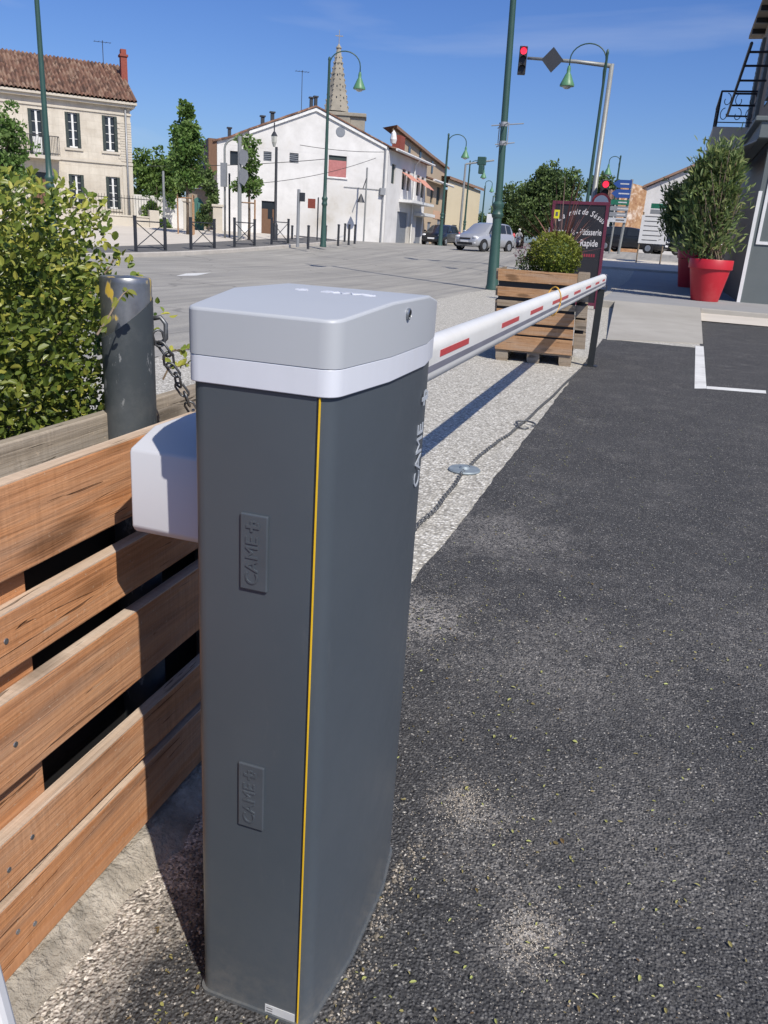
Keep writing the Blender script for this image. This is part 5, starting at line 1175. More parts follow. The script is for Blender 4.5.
mb = MB(); tileroof(mb, (-.1, -.6, e1+.05), (L3+.2, -.6, e1+.05), (L3+.2, 5, e1+1.4), (-.1, 5, e1+1.4), .4, .05); mb.build('roof', 'tiles', t); mb = MB(); mb.tube([(-.1, -.64, e1), (L3+.2, -.64, e1)], .09, 6); mb.build('gutter', 'frame', t)
for h in ws: mb = MB(); mb.bb(h[0], h[1], .08, .13, h[2], h[3]); mb.build('window', 'shutter', t)
for h in (dn, dn2): mb = MB(); mb.bb(h[0], h[1], .08, .13, h[2], h[3]); mb.build('door', 'louver', t)
h = F3.rect(433, 211, 441, 219); mb = MB(); mb.bb(h[0], h[1], -.03, -.003, h[2], h[3]); mb.build('peach_panel', 'facepink', t)
# big cream gable wall
CA = atR(443.5, 240, 84); CB = atR(476, 240, 92); Fc = Facade((CA.x, CA.y), (CB.x, CB.y), .5); t = thing('cream_house', 'blank cream wall with sloping top beyond the narrow house', 'house', tuple(Fc.A), Fc.rz)
a0 = Fc.uv(444, 178); a1 = Fc.uv(476.5, 190); mb = MB(); mb.add([(0, 0, -1), (Fc.L, 0, -1), (Fc.L, 0, a1[1]), (0, 0, a0[1]), (Fc.L, 9, -1), (Fc.L, 9, a1[1]), (0, 9, a0[1])], [(0, 1, 2, 3), (1, 4, 5, 2)]); mb.build('wall', 'facecream', t)
mb = MB(); mb.add([(-.2, -.25, a0[1]), (Fc.L+.3, -.25, a1[1]), (Fc.L+.3, -.25, a1[1]+.25), (-.2, -.25, a0[1]+.25), (Fc.L+.3, 9, a1[1]+.25), (-.2, 9, a0[1]+.25)], [(0, 1, 2, 3), (3, 2, 4, 5)]); mb.build('roof', 'terracottaedge', t)
h = Fc.rect(452, 225, 456, 229); mb = MB(); mb.bb(h[0], h[1], -.05, -.003, h[2], h[3]); mb.build('window', 'glass', t)

# --- church tower with its spire
q = atR(336.5, 110, 95); gzq = .65; t = thing('church_tower', 'weathered stone church spire behind the white gable', 'tower', (q.x, q.y, gzq), R_(20))
zs = zat(110, q.x, q.y)-gzq; za = zat(47, q.x, q.y)-gzq
wd_ = (atR(348.5, 110, 95)-atR(325, 110, 95)).length*.56
mb = MB(); mb.bb(-wd_*1.1, wd_*1.1, -wd_*1.1, wd_*1.1, 0, zs-.7); mb.bb(-wd_*1.2, wd_*2.3, -wd_*1.2, wd_*1.2, zs-.7, zs-.35)
mb.bb(wd_*1.1, wd_*2.2, -wd_*1.0, wd_*1.0, 0, zs-.7); mb.build('belfry', 'spire', t, bevel=.05)
mb = MB(); N_ = 8; rb, rt2 = wd_*.98, .16*wd_
vs = []; nl = 18
for j in range(nl+1):
    k = j/nl; r = rb+(rt2-rb)*k
    for i in range(N_): th = 2*math.pi*(i+.5)/N_; vs.append((r*math.cos(th), r*math.sin(th), zs-.2+(za-zs)*k))
mb.add(vs, [(j*N_+i, j*N_+(i+1) % N_, (j+1)*N_+(i+1) % N_, (j+1)*N_+i) for j in range(nl) for i in range(N_)]+[list(range(nl*N_, nl*N_+N_))]); spi = mb.build('spire', 'spire', t)
mb = MB()
for j in range(1, 11):
    k = j/11.5; r = (rb+(rt2-rb)*k)*1.0
    for i in range(N_): th = 2*math.pi*(i+.5)/N_; mb.ball((r*math.cos(th)*1.03, r*math.sin(th)*1.03, zs-.2+(za-zs)*k), (.08, .08, .1), 4)
mb.build('crockets', 'spire', spi)
mb = MB()
for j in range(2, 9, 2):
    k = (j+.4)/11; r = (rb+(rt2-rb)*k)*math.cos(math.pi/8)
    for i in range(0, N_):
        th = 2*math.pi*(i)/N_; mb.box((r*math.cos(th), r*math.sin(th), zs-.2+(za-zs)*k), (.06, .1, .2), 0, Matrix.Rotation(th, 3, 'Z'))
mb.build('opening_pattern', 'glass', spi)
mb = MB(); mb.lathe([(.1, za-.4), (.32, za-.1), (.1, za+.2), (.04, za+.3), (.03, zat(30, q.x, q.y)-gzq), (0, zat(30, q.x, q.y)-gzq+.01)], n=8); zc = zat(36, q.x, q.y)-gzq; mb.bb(-.4, .4, -.03, .03, zc-.04, zc+.04); mb.build('finial', 'spire', t)

# --- yard between the houses
def blockhouse(name, label, cat, pA, pB, zt, dep, wm, rm=None, rh=.8, z0=None):
    Fx = Facade(pA, pB, z0); tt = thing(name, label, cat, tuple(Fx.A), Fx.rz); mb = MB(); mb.bb(0, Fx.L, 0, dep, -.5, zt); mb.build('wall', wm, tt)
    if rm: mb = MB(); tileroof(mb, (-.2, -.3, zt+.03), (Fx.L+.2, -.3, zt+.03), (Fx.L+.2, dep, zt+rh), (-.2, dep, zt+rh), .35, .05); mb.build('roof', rm, tt)
    return tt, Fx
def two(u0, u1, R): a = atR(u0, 225, R); b = atR(u1, 225, R); return (a.x, a.y), (b.x, b.y)
def hgt(u, v, R): p = atR(u, v, R); return p.z-gz(p.x, p.y)
a, b = two(134, 190, 50); blockhouse('yard_wall', 'pale rendered wall under ivy between the two big houses', 'wall', a, b, hgt(158, 196, 50), .4, 'facewhite')
a, b = two(188, 215, 54); blockhouse('shed', 'small tan shed with clay tile roof behind the teal gate', 'shed', a, b, hgt(200, 189, 54), 4, 'tanwall', 'tiles', 1.6)
a, b = two(192, 204, 47); tt, Fx = blockhouse('garden_gate', 'teal painted garden gate between stone pillars', 'gate', a, b, hgt(198, 203, 47), .08, 'greendoor'); mb = MB(); zt = hgt(198, 203, 47); N_ = 9
pts = [(Fx.L*.0+Fx.L*i/N_, zt+.28*math.sin(math.pi*i/N_)) for i in range(N_+1)]; mb.add([(x, 0, z) for x, z in pts]+[(x, .08, z) for x, z in pts], [list(range(N_+1)), list(range(N_+1, 2*N_+2))[::-1]]+[(i, N_+1+i, N_+2+i, i+1) for i in range(N_)]); mb.build('arched_top', 'greendoor', tt); mb = MB(); mb.bb(Fx.L*.47, Fx.L*.5, -.02, -.002, 0, zt); mb.bb(Fx.L*.53, Fx.L*.58, -.06, -.003, zt*.5, zt*.55); mb.build('handle', 'darkpole', tt)
for u0, u1, vt, R, lab in ((183.5, 190, 199, 45.5, 'cream stone gate pillar left of the teal gate'), (213, 222.5, 204, 44, 'thicker cream stone pillar left of the white house')):
    a, b = two(u0, u1, R); Fx = Facade(a, b); tt = thing('gate_pillar', lab, 'pillar', tuple(Fx.A), Fx.rz); zt = hgt(u0, vt, R); mb = MB(); mb.bb(0, Fx.L, 0, Fx.L, -.2, zt-.12); mb.build('shaft', 'ashlartrim', tt, bevel=.02); mb = MB(); mb.bb(-.06, Fx.L+.06, -.06, Fx.L+.06, zt-.12, zt); mb.build('cap', 'ashlartrim', tt, bevel=.02)

# ------------------------------------------------------------------ trees
def tree(name, label, base, H, crown, nn, s, m='tree', group=None, trunk=.1, stakes=False, cat='tree', lump=.35, f=2.2, forks=6):
    t = thing(name, label, cat, base, random.random()*0, group)
    mb = MB(); zc = min(c[0][2] for c in crown)
    path = [(0, 0, -.1), (trunk*.2, 0, zc*.4), (-trunk*.3, trunk*.2, zc), (0, 0, H*.75), (0, 0, H*.92)]
    mb.tube(path, [trunk*1.25, trunk, trunk*.85, trunk*.5, trunk*.1], 8)
    for i in range(forks):
        c, r = crown[i % len(crown)]; a = random.random()*6.28; z0 = random.uniform(zc*.75, H*.6); e = Vector((c[0]+r[0]*.7*math.cos(a), c[1]+r[1]*.7*math.sin(a), c[2]+r[2]*random.uniform(-.1, .6)))
        mb.tube([(0, 0, z0), Vector((0, 0, z0)).lerp(e, .5)+Vector((0, 0, .1*H*.3)), e], [trunk*.45, trunk*.3, trunk*.08], 5)
    mb.build('trunk', 'bark', t, smooth=True)
    mb = MB(); tot = sum(r[0]*r[1]*r[2] for c, r in crown)**1
    for c, r in crown:
        k = int(nn*(r[0]*r[1]*r[2])**.67/sum((q[0]*q[1]*q[2])**.67 for _, q in crown))
        # clumps scattered over the volume
        ncl = max(6, k//45)
        for _ in range(ncl):
            d = Vector((random.gauss(0, 1), random.gauss(0, 1), random.gauss(0, 1))).normalized(); rad = (.35+.65*random.random()**.45)*(1+lump*mnoise.noise(d*f+Vector(c)*.3))
            cc = Vector(c)+Vector((d.x*r[0], d.y*r[1], d.z*r[2]))*rad; cr = random.uniform(.16, .3)*min(r)+s[1]*.5; br = random.gauss(.5, .2)
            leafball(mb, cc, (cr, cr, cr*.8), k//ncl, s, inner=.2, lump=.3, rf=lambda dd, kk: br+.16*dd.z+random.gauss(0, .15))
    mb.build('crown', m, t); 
    if stakes:
        for sx, sy in ((-.4, -.2), (.4, -.2), (.05, .45)): mb = MB(); mb.tube([(sx, sy, -.1), (sx, sy, 1.75)], .035, 6); mb.build('stake', 'palletw', t)
        mb = MB(); mb.tube([(-.4, -.2, 1.6), (.4, -.2, 1.6)], .025, 5); mb.tube([(.4, -.2, 1.6), (.05, .45, 1.6), (-.4, -.2, 1.6)], .025, 5); mb.build('stake_rail', 'palletw', t)
    return t
def px2m(px, R): return px*R/CF*1.03
def treepx(name, label, u, vb, blobs, nn, s, R=None, off=.11, **k):
    q = gnd(u, vb, off) if R is None else atR(u, vb, R); z0 = q.z if R is None else gz(q.x, q.y); R = math.hypot(q.x, q.y); crown = []; H = 0
    for cu, cv, ru, rv in blobs:
        p = atR(cu, cv, R); rr_ = px2m(ru, R)*.95; crown.append(((p.x-q.x, p.y-q.y, p.z-z0), (rr_, rr_, px2m(rv, R)*.93))); H = max(H, p.z-z0+px2m(rv, R))
    return tree(name, label, (q.x, q.y, z0), H, crown, nn, s, **k)
treepx('plane_tree', 'tall narrow young tree with wooden stakes before the shed', 188, 234.5, [(184, 111, 6, 11), (185, 126, 10, 15), (186, 143, 13, 17), (187, 161, 14, 16), (188, 177, 11, 10)], 6500, (.12, .2), m='treel', stakes=True, trunk=.07, lump=.15, forks=2)
treepx('sapling', 'slim staked sapling trained up the white house front', 249, 240, [(244, 137, 6, 10), (250, 155, 9, 14), (251, 172, 8, 10), (248, 188, 14, 7), (252, 183, 9, 8)], 1500, (.11, .19), m='treel', stakes=True, trunk=.06, lump=.4)
treepx('plane_tree', 'young tree in full leaf at the left edge by the stone house', 6, 232, [(2, 128, 15, 22), (8, 150, 17, 24), (2, 175, 22, 22), (16, 172, 12, 14)], 3600, (.12, .2), R=36, m='treel', trunk=.09)
treepx('garden_tree', 'broad dark garden tree behind the ivy wall', 155, 230, [(152, 170, 20, 17), (166, 178, 18, 18), (143, 180, 14, 18), (160, 188, 22, 12)], 4800, (.17, .3), R=58, m='tree', trunk=.2)
treepx('conifer', 'dark conifer beside the left wall of the white house', 211, 230, [(213, 166, 4, 9), (214, 178, 5, 9)], 700, (.18, .32), R=60, m='dtree', trunk=.15)
treepx('ivy', 'dark ivy draped over the wall beside the thicker pillar', 209, 234, [(209, 205, 6, 22), (211, 185, 6, 12), (204, 218, 5, 12)], 1100, (.14, .26), R=46.5, m='dtree', trunk=.05, cat='plant')
treepx('shrub', 'low shrubs along the ivy wall in the yard', 160, 233, [(152, 228, 9, 5), (164, 228, 10, 5)], 700, (.14, .24), R=47.5, m='tree', trunk=.04, cat='shrub')
treepx('ivy', 'creeper hanging on the pale yard wall', 158, 232, [(149, 207, 4, 18), (156, 205, 4, 8), (172, 205, 4, 20)], 700, (.14, .24), R=49.3, m='tree', trunk=.03, cat='plant')
treepx('plane_tree', 'largest round dark tree at the end of the road', 552, 240, [(556, 190, 23, 22), (540, 202, 23, 22), (563, 202, 17, 22), (550, 215, 30, 18), (548, 181, 12, 12)], 13000, (.22, .38), R=78, m='dtree', trunk=.35, lump=.15)
treepx('plane_tree', 'dark tree left of the largest one along the road', 520, 240, [(520, 205, 19, 19), (512, 214, 14, 15), (530, 214, 17, 18), (520, 222, 24, 13)], 8000, (.25, .42), R=92, m='dtree', trunk=.35, lump=.15)
treepx('plane_tree', 'low distant trees closing the road beside the green post', 500, 240, [(500, 219, 13, 10), (490, 224, 14, 9), (508, 222, 11, 12)], 4000, (.3, .5), R=125, m='dtree', trunk=.35)
treepx('plane_tree', 'small round tree behind the lower signal', 604, 246, [(604, 187, 11, 9), (598, 190, 8, 8), (612, 190, 8, 7)], 1500, (.35, .6), R=100, m='dtree', trunk=.3)
treepx('hedge_bush', 'dark roadside bushes behind the bakery sign', 570, 244, [(580, 229, 12, 9), (568, 230, 18, 10), (598, 232, 9, 7)], 1800, (.3, .5), R=88, m='dtree', trunk=.15, cat='shrub')

# ------------------------------------------------------------------ vehicles
def car(name, label, paint, loc, rz, Lc=3.6, Wc=1.62, Hc=1.46, hatch=True, plate=True):
    t = thing(name, label, 'car', loc, rz, None)      # local +x is the front
    k = Lc/3.68; st = [(-1.84, .60, .38, .72, .86, .5), (-1.8, .72, .28, .78, .95, .58), (-1.62, .79, .21, .88, 1.22, .58), (-1.38, .81, .2, .92, 1.42, .58), (-.9, .82, .2, .93, 1.46, .585), (-.1, .82, .2, .92, 1.46, .59), (.38, .82, .2, .91, 1.39, .6), (.98, .815, .2, .88, .985, .68), (1.3, .80, .2, .82, .91, .66), (1.6, .77, .21, .74, .81, .62), (1.76, .71, .24, .66, .71, .55), (1.84, .58, .3, .55, .6, .42)]
    sy = Wc/1.64; szz = Hc/1.46; secs = []
    for x, hw, zl, zs, zt, tw in st:
        half = [(0, zl), (hw*.8, zl), (hw*.97, zl+.1), (hw, (zl+zs)/2), (hw*.985, zs-.03), (hw*.94, zs), (tw, zt-.045), (tw*.86, zt-.008), (0, zt)]
        full = [(y, z) for y, z in half]+[(-y, z) for y, z in half[-2:0:-1]]; secs.append([(x*k, y*sy, z*szz) for y, z in full])
    n = len(secs[0]); vs = [p for s in secs for p in s]
    mb = MB(); mb.add(vs, [(i*n+j, (i+1)*n+j, (i+1)*n+(j+1) % n, i*n+(j+1) % n) for i in range(len(secs)-1) for j in range(n)]+[list(range(n)), list(range((len(secs)-1)*n, len(secs)*n))[::-1]])
    mb.build('body', paint, t, auto=50)
    H = lambda i, j: Vector(secs[i][j])
    def pane(pts, off):
        c = sum(pts, Vector())/len(pts); q = [c+(p-c)*.9+Vector(off) for p in pts]; return q
    mb = MB(); q = pane([H(6, 6), H(7, 6), H(7, n-6), H(6, n-6)], (.012, 0, .02)); mb.add(q, [(0, 1, 2, 3)]); mb.build('windscreen', 'glass', t)
    mb = MB(); q = pane([H(2, 6), H(3, 6), H(3, n-6), H(2, n-6)], (-.02, 0, .015)); mb.add(q, [(3, 2, 1, 0)]); mb.build('rear_window', 'glass', t)
    for sgn in (1, -1):
        jj = (lambda j: j) if sgn > 0 else (lambda j: n-j)
        for i0, i1 in ((3, 4), (4, 5), (5, 7)):
            pts = [H(i0, jj(5)), H(i1, jj(5)), H(i1, jj(6)), H(i0, jj(6))] if i1 != 7 else [H(5, jj(5)), H(7, jj(5)).lerp(H(6, jj(5)), .25), H(6, jj(6)), H(5, jj(6))]
            c = sum(pts, Vector())/4; q = [c+(p-c)*.88+Vector((0, .012*sgn, .004)) for p in pts]; mb = MB(); mb.add(q, [(0, 1, 2, 3)]); mb.build('side_window', 'glass', t)
        for x in (-1.15*k, 1.18*k):
            wz = .285; mb = MB(); ax = Matrix.Rotation(R_(90), 3, 'X'); mb.lathe([(0, -.02), (.335, -.02), (.335, .02), (0, .02)], (x, .80*sy*sgn, wz+.02), 18, 0, ax); mb.build('wheel_arch', 'black', t)
            mb = MB(); mb.lathe([(.12, -.1), (.27, -.1), (.285, -.07), (.285, .07), (.27, .1), (.12, .1)], (x, .745*sy*sgn, wz), 20, 0, ax); wh = mb.build('wheel', 'tyre', t, auto=40)
            mb = MB(); mb.lathe([(0, -.105), (.17, -.104), (.18, -.09), (.18, .09), (.17, .104), (0, .105)], (x, .745*sy*sgn, wz), 14, 0, ax); mb.build('rim', 'rim', wh, auto=40)
        mb = MB(); mb.ball((1.68*k, .56*sy*sgn, .68*szz), (.15, .17, .085), 7); mb.build('headlight', 'headlight', t, smooth=True)
        mb = MB(); mb.ball((-1.74*k, .66*sy*sgn, .9*szz), (.09, .09, .14), 6); mb.build('tail_light', 'redst', t, smooth=True)
        mb = MB(); mb.ball((.72*k, .93*sy*sgn, .97*szz), (.07, .1, .065), 6); mb.build('mirror', paint, t, smooth=True)
    mb = MB(); mb.box((1.80*k, 0, .60*szz), (.12, .72, .09)); mb.box((1.79*k, 0, .36*szz), (.14, 1.0, .13)); mb.build('grille', 'black', t, bevel=.03)
    for sgn in (1, -1): mb = MB(); mb.ball((1.75*k, .58*sgn, .4*szz), (.08, .1, .06), 6); mb.build('fog_light', 'headlight', t, smooth=True)
    if plate: mb = MB(); mb.box((1.875*k, 0, .475*szz), (.01, .5, .1)); mb.build('number_plate', 'white', t)
    return t
q = gnd(468, 250.5); car('parked_car', 'silver hatchback driving towards the camera past the green post', 'car_silver', (q.x+.75, q.y+.6, gz(q.x, q.y)+.008), R_(-114))
q = atR(440, 244, 70); car('parked_car', 'dark green car parked behind the silver hatchback by the narrow house', 'car_green', (q.x, q.y, gz(q.x, q.y)+.0), R_(-100), 4.4, 1.75, 1.55)
q = atR(448.5, 246, 60); car('parked_car', 'second dark car half hidden behind the silver hatchback', 'car_black', (q.x-.6, q.y, gz(q.x, q.y)), R_(-95), 4.0, 1.7, 1.4)
q = atR(504.5, 240, 84); car('parked_car', 'red car farther up the road under the dark trees', 'car_red', (q.x, q.y, gz(q.x, q.y)), R_(-75), 4.0, 1.7, 1.45)
q = atR(630, 253.5, 53); car('parked_car', 'black car with bright headlight below the direction signs', 'car_black', (q.x, q.y, gz(q.x, q.y)+.008), R_(-18), 4.2, 1.75, 1.42)
q = atR(664, 254, 54); car('parked_car', 'black car behind the white notice board', 'car_black', (q.x+.8, q.y+.5, gz(q.x, q.y)+.008), R_(-10), 4.2, 1.75, 1.42)
q = atR(679, 254, 58); car('parked_car', 'pale car glimpsed between the notice board and the oleander', 'car_white', (q.x+1.2, q.y, gz(q.x, q.y)+.008), R_(-5), 4.2, 1.75, 1.42)
# white motor scooter with rider on the road
q = atR(518, 244.5, 84); t = thing('motor_scooter', 'white scooter riding towards us under the dark trees', 'scooter', (q.x, q.y, gz(q.x, q.y)), R_(-80)); ax = Matrix.Rotation(R_(90), 3, 'X')
for x in (-.62, .62): mb = MB(); mb.lathe([(.1, -.06), (.26, -.06), (.28, 0), (.26, .06), (.1, .06)], (x, 0, .28), 16, 0, ax); mb.build('wheel', 'tyre', t, auto=40)
mb = MB(); mb.tube([(-.75, 0, .72), (-.4, 0, .62), (-.1, 0, .36), (.3, 0, .34), (.5, 0, .6), (.48, 0, .95)], [.12, .2, .16, .14, .2, .1], 10); mb.build('body', 'car_white', t, smooth=True)
mb = MB(); mb.box((.55, 0, .82), (.1, .42, .5)); mb.ball((.6, 0, 1.0), (.12, .17, .11), 6); mb.build('front_shield', 'car_white', t, bevel=.06); mb = MB(); mb.box((-.4, 0, .82), (.62, .3, .12)); mb.build('seat', 'black', t, bevel=.04)
mb = MB(); mb.tube([(.42, -.34, 1.06), (.48, 0, 1.02), (.42, .34, 1.06)], .02, 6); mb.build('handlebar', 'black', t); mb = MB(); mb.ball((.71, 0, .98), (.05, .1, .08), 6); mb.build('headlight', 'headlight', t, smooth=True)
def skinned(name, verts, edges, radii, m, par):
    me = bpy.data.meshes.new(name); me.from_pydata(verts, edges, []); o = bpy.data.objects.new(name, me); col.objects.link(o); me.materials.append(MT[m])
    o.modifiers.new('skin', 'SKIN'); 
    if not me.skin_vertices: bpy.context.view_layer.update()
    for i, r in enumerate(radii): me.skin_vertices[0].data[i].radius = (r, r)
    me.skin_vertices[0].data[0].use_root = True
    sb_ = o.modifiers.new('sub', 'SUBSURF'); sb_.levels = 1; sb_.render_levels = 2; o.parent = par; return o
MT['jacket'] = mat('pale_jacket', (.34, .34, .36), (.25, .25, .27), 4, .8); MT['helmet'] = mat('white_helmet', (.75, .75, .75), None, 4, .25); MT['skin'] = mat('skin', (.5, .32, .24), None, 5, .6)
pr = thing('person', 'rider in pale jacket and white helmet sitting on the scooter', 'person', tuple(Vector((q.x, q.y, gz(q.x, q.y)))), R_(-80))
V = [(-.35, 0, .9), (-.3, 0, 1.12), (-.22, 0, 1.36), (-.18, 0, 1.5), (-.15, 0, 1.62)]; Ed = [(0, 1), (1, 2), (2, 3), (3, 4)]; Rr = [.16, .15, .16, .07, .09]
for sg in (1, -1):
    b = len(V); V += [(-.2, .2*sg, 1.4), (-.02, .3*sg, 1.18), (.2, .31*sg, 1.1), (.36, .3*sg, 1.07)]; Ed += [(2, b), (b, b+1), (b+1, b+2), (b+2, b+3)]; Rr += [.075, .06, .05, .035]
    b = len(V); V += [(-.2, .13*sg, .88), (.12, .17*sg, .86), (.2, .16*sg, .52), (.14, .15*sg, .42), (.3, .16*sg, .4)]; Ed += [(0, b), (b, b+1), (b+1, b+2), (b+2, b+3), (b+3, b+4)]; Rr += [.1, .085, .06, .05, .045]
skinned('body', V, Ed, Rr, 'jacket', pr)
mb = MB(); mb.ball((-.13, 0, 1.70), (.15, .135, .155), 9); hm = mb.build('helmet', 'helmet', pr, smooth=True); mb = MB(); mb.ball((-.05, 0, 1.69), (.085, .1, .06), 8); mb.build('visor', 'glass', hm, smooth=True)
# small white road sign beyond the silver car
q = atR(490.5, 219, 52); o = thing('road_sign', 'small white plate on a post behind the silver hatchback', 'sign', (q.x, q.y, gz(q.x, q.y))); z = q.z-gz(q.x, q.y)
mb = MB(); mb.tube([(0, .04, 0), (0, .04, z)], .03, 6); mb.build('pole', 'greypole', o); mb = MB(); mb.bb(-.24, .24, -.01, .01, z-.28, z+.28); mb.build('plate', 'white', o, bevel=.03)

# ------------------------------------------------------------------ right-hand side
TZ = .152
# red pots with oleanders
def pot(name, label, base, r, h):
    t = thing(name, label, 'pot', base, 0, 'red terrace pots')
    mb = MB(); mb.lathe([(0, 0), (r*.62, 0), (r*.64, .02), (r*.92, h*.76), (r*.92, h*.77), (r, h*.775), (r, h*.985), (r*.98, h), (r*.9, h), (r*.88, h*.9), (0, h*.9)], n=40); mb.build('shell', 'redpot', t, auto=35)
    mb = MB(); mb.lathe([(0, h*.91), (r*.87, h*.91)], n=24); mb.build('soil', 'soil', t); return t
q = gnd(704.5, 301.5, TZ); R1_ = math.hypot(q.x, q.y); r = (atR(728.5, 259, R1_)-atR(683, 259, R1_)).length/2; h = zat(259.5, q.x, q.y)-TZ
Pq = Vector((q.x, q.y+r*.6, TZ)); pot('plant_pot', 'red plastic pot nearest the grey shopfront', tuple(Pq), r, h)
q2 = gnd(684, 279, .35); Pq2 = Vector((q2.x+.15, q2.y, tz(q2.x, q2.y))); h2 = zat(250, q2.x, q2.y)-Pq2.z; pot('plant_pot', 'red plastic pot half hidden behind the nearer one', tuple(Pq2), r*.98, h2)
def oleander(label, base, blobs, nn, stems):
    t = thing('oleander', label, 'shrub', tuple(base)); mb = MB(); tw = MB()
    for c, rr_ in blobs:
        k = int(nn/len(blobs))
        for _ in range(k):
            d = Vector((random.gauss(0, 1), random.gauss(0, 1), random.gauss(0, 1))).normalized(); rad = (.2+.8*random.random()**.6)*(1+1.1*mnoise.noise(d*3.0+Vector(c)))
            p = Vector(c)+Vector((d.x*rr_[0], d.y*rr_[1], d.z*rr_[2]))*rad
            e = (Vector((d.x*.6, d.y*.6, .8))+Vector((random.gauss(0, .6), random.gauss(0, .6), random.gauss(0, .5)))).normalized(); L_ = random.uniform(.12, .22)
            mb.leaf(p, e, Vector((random.gauss(0, .6), random.gauss(-.4, .6), random.gauss(.7, .4))), L_, L_*.28, min(1, max(0, random.gauss(.42, .24))))
        for _ in range(stems):
            e = Vector(c)+Vector((random.gauss(0, .45)*rr_[0], random.gauss(0, .45)*rr_[1], rr_[2]*random.uniform(.2, .8))); s0 = Vector((random.gauss(0, .1), random.gauss(0, .1), -.05)); tw.tube([s0, s0.lerp(e, .4)+Vector((0, 0, .12)), e], [.02, .014, .005], 5)
    mb.build('foliage', 'olean', t); tw.build('stems', 'twig', t)
def ol_blobs(base, R, lst): 
    out = []
    for u, v, ru, rv in lst: p = atR(u, v, R); out.append((tuple(p-Vector(base)), (px2m(ru, R), px2m(ru, R)*.9, px2m(rv, R))))
    return out
b = Pq+Vector((0, 0, h*.9)); R_1 = math.hypot(b.x, b.y)
oleander('oleander bush growing in the nearer red pot', b, ol_blobs(b, R_1, [(705, 225, 20, 26), (712, 190, 18, 24), (722, 215, 16, 30), (698, 200, 14, 18), (718, 165, 16, 18), (706, 246, 20, 12), (729, 178, 10, 24), (703, 178, 9, 12)]), 5200, 14)
b = Pq2+Vector((0, 0, h2*.9)); R_2 = math.hypot(b.x, b.y)
oleander('oleander bush in the pot behind, its dark leaves hiding the notice board', b, ol_blobs(b, R_2, [(684, 210, 17, 24), (677, 198, 11, 11), (690, 230, 18, 20), (673, 222, 9, 14), (691, 197, 10, 14)]), 4000, 12)

# grey shopfront building
q = gnd(737.5, 302, TZ); X0, YF = q.x, q.y; t = thing('shop_building', 'dark grey shopfront building with balcony and upper shutters', 'building', (X0, YF, TZ), 0)
Ht = 8.1; DPY = 11.0
wz_ = onY(759, 191, YF).z-TZ
mb = MB(); mb.bb(.0, 10, 0, .3, -.2, 4.1); mb.build('shopfront', 'facegrey', t)
mb = MB(); mb.bb(.002, 10, .301, DPY, -.2, 4.1); mb.build('ground_floor_wall', 'boardblack', t)
mb = MB(); mb.bb(.0, 10, .0, DPY, 4.102, Ht); mb.build('upper_wall', 'tanwall', t)
mb = MB(); mb.bb(-.025, .055, -.03, -.001, -.1, wz_); mb.build('corner_trim', 'white', t)
fx0 = onY(755.5, 245, YF); fx1 = onY(764, 190, YF); x0f = onY(755.6, 244, YF).x-X0; z0f = onY(760, 244.5, YF).z-TZ
mb = MB(); mb.bb(x0f, x0f+.07, -.03, -.001, z0f+.07, z0f+2.6); mb.bb(x0f, x0f+4, -.03, -.001, z0f, z0f+.07); mb.bb(x0f, x0f+4, -.03, -.001, z0f+2.6, z0f+2.67); fr_ = mb.build('display_frame', 'white', t)
mb = MB(); mb.bb(x0f+.071, x0f+4, -.012, -.002, z0f+.071, z0f+2.599); mb.build('panel', 'facegrey', fr_)
mb = MB(); mb.bb(-.42, 10.3, -.4, DPY+.4, Ht, Ht+.12); mb.bb(-.3, 10.2, -.3, DPY+.3, Ht+.12, Ht+.2); rf = mb.build('roof', 'tanwall', t, bevel=.02)
for i in range(8): mb = MB(); mb.bb(-.4, -.001, .2+i*1.4, .32+i*1.4, Ht-.14, Ht-.002); mb.build('rafter', 'boardblack', t)
for y0 in (2.2, 5.6, 8.8):
    mb = MB(); mb.bb(-.09, -.002, y0, y0+.75, 4.9, 7.6)
    for i in range(18): mb.bb(-.1, -.091, y0+.06, y0+.69, 5.0+.14*i, 5.08+.14*i)
    mb.build('shutter', 'facegrey', t)
    mb = MB(); mb.bb(-.02, .0-.0015, y0+.8, y0+1.7, 4.9, 7.6); mb.build('window', 'glass', t)
# awning cassette and cornice between floors
mb = MB(); mb.bb(-.28, -.003, -.25, DPY-3, 3.65, 4.0); mb.bb(-.42, -.003, -.3, DPY-2.6, 4.0, 4.1); mb.build('fascia', 'facegrey', t, bevel=.015)
mb = MB(); mb.add([(-.28, 0, 3.64), (-.28, 6, 3.64), (-1.05, 6, 3.3), (-1.05, 0, 3.3), (-.28, 0, 3.61), (-.28, 6, 3.61), (-1.05, 6, 3.27), (-1.05, 0, 3.27)], [(0, 1, 2, 3), (7, 6, 5, 4), (0, 3, 7, 4), (1, 5, 6, 2), (2, 6, 7, 3)]); mb.build('awning', 'signback', t)
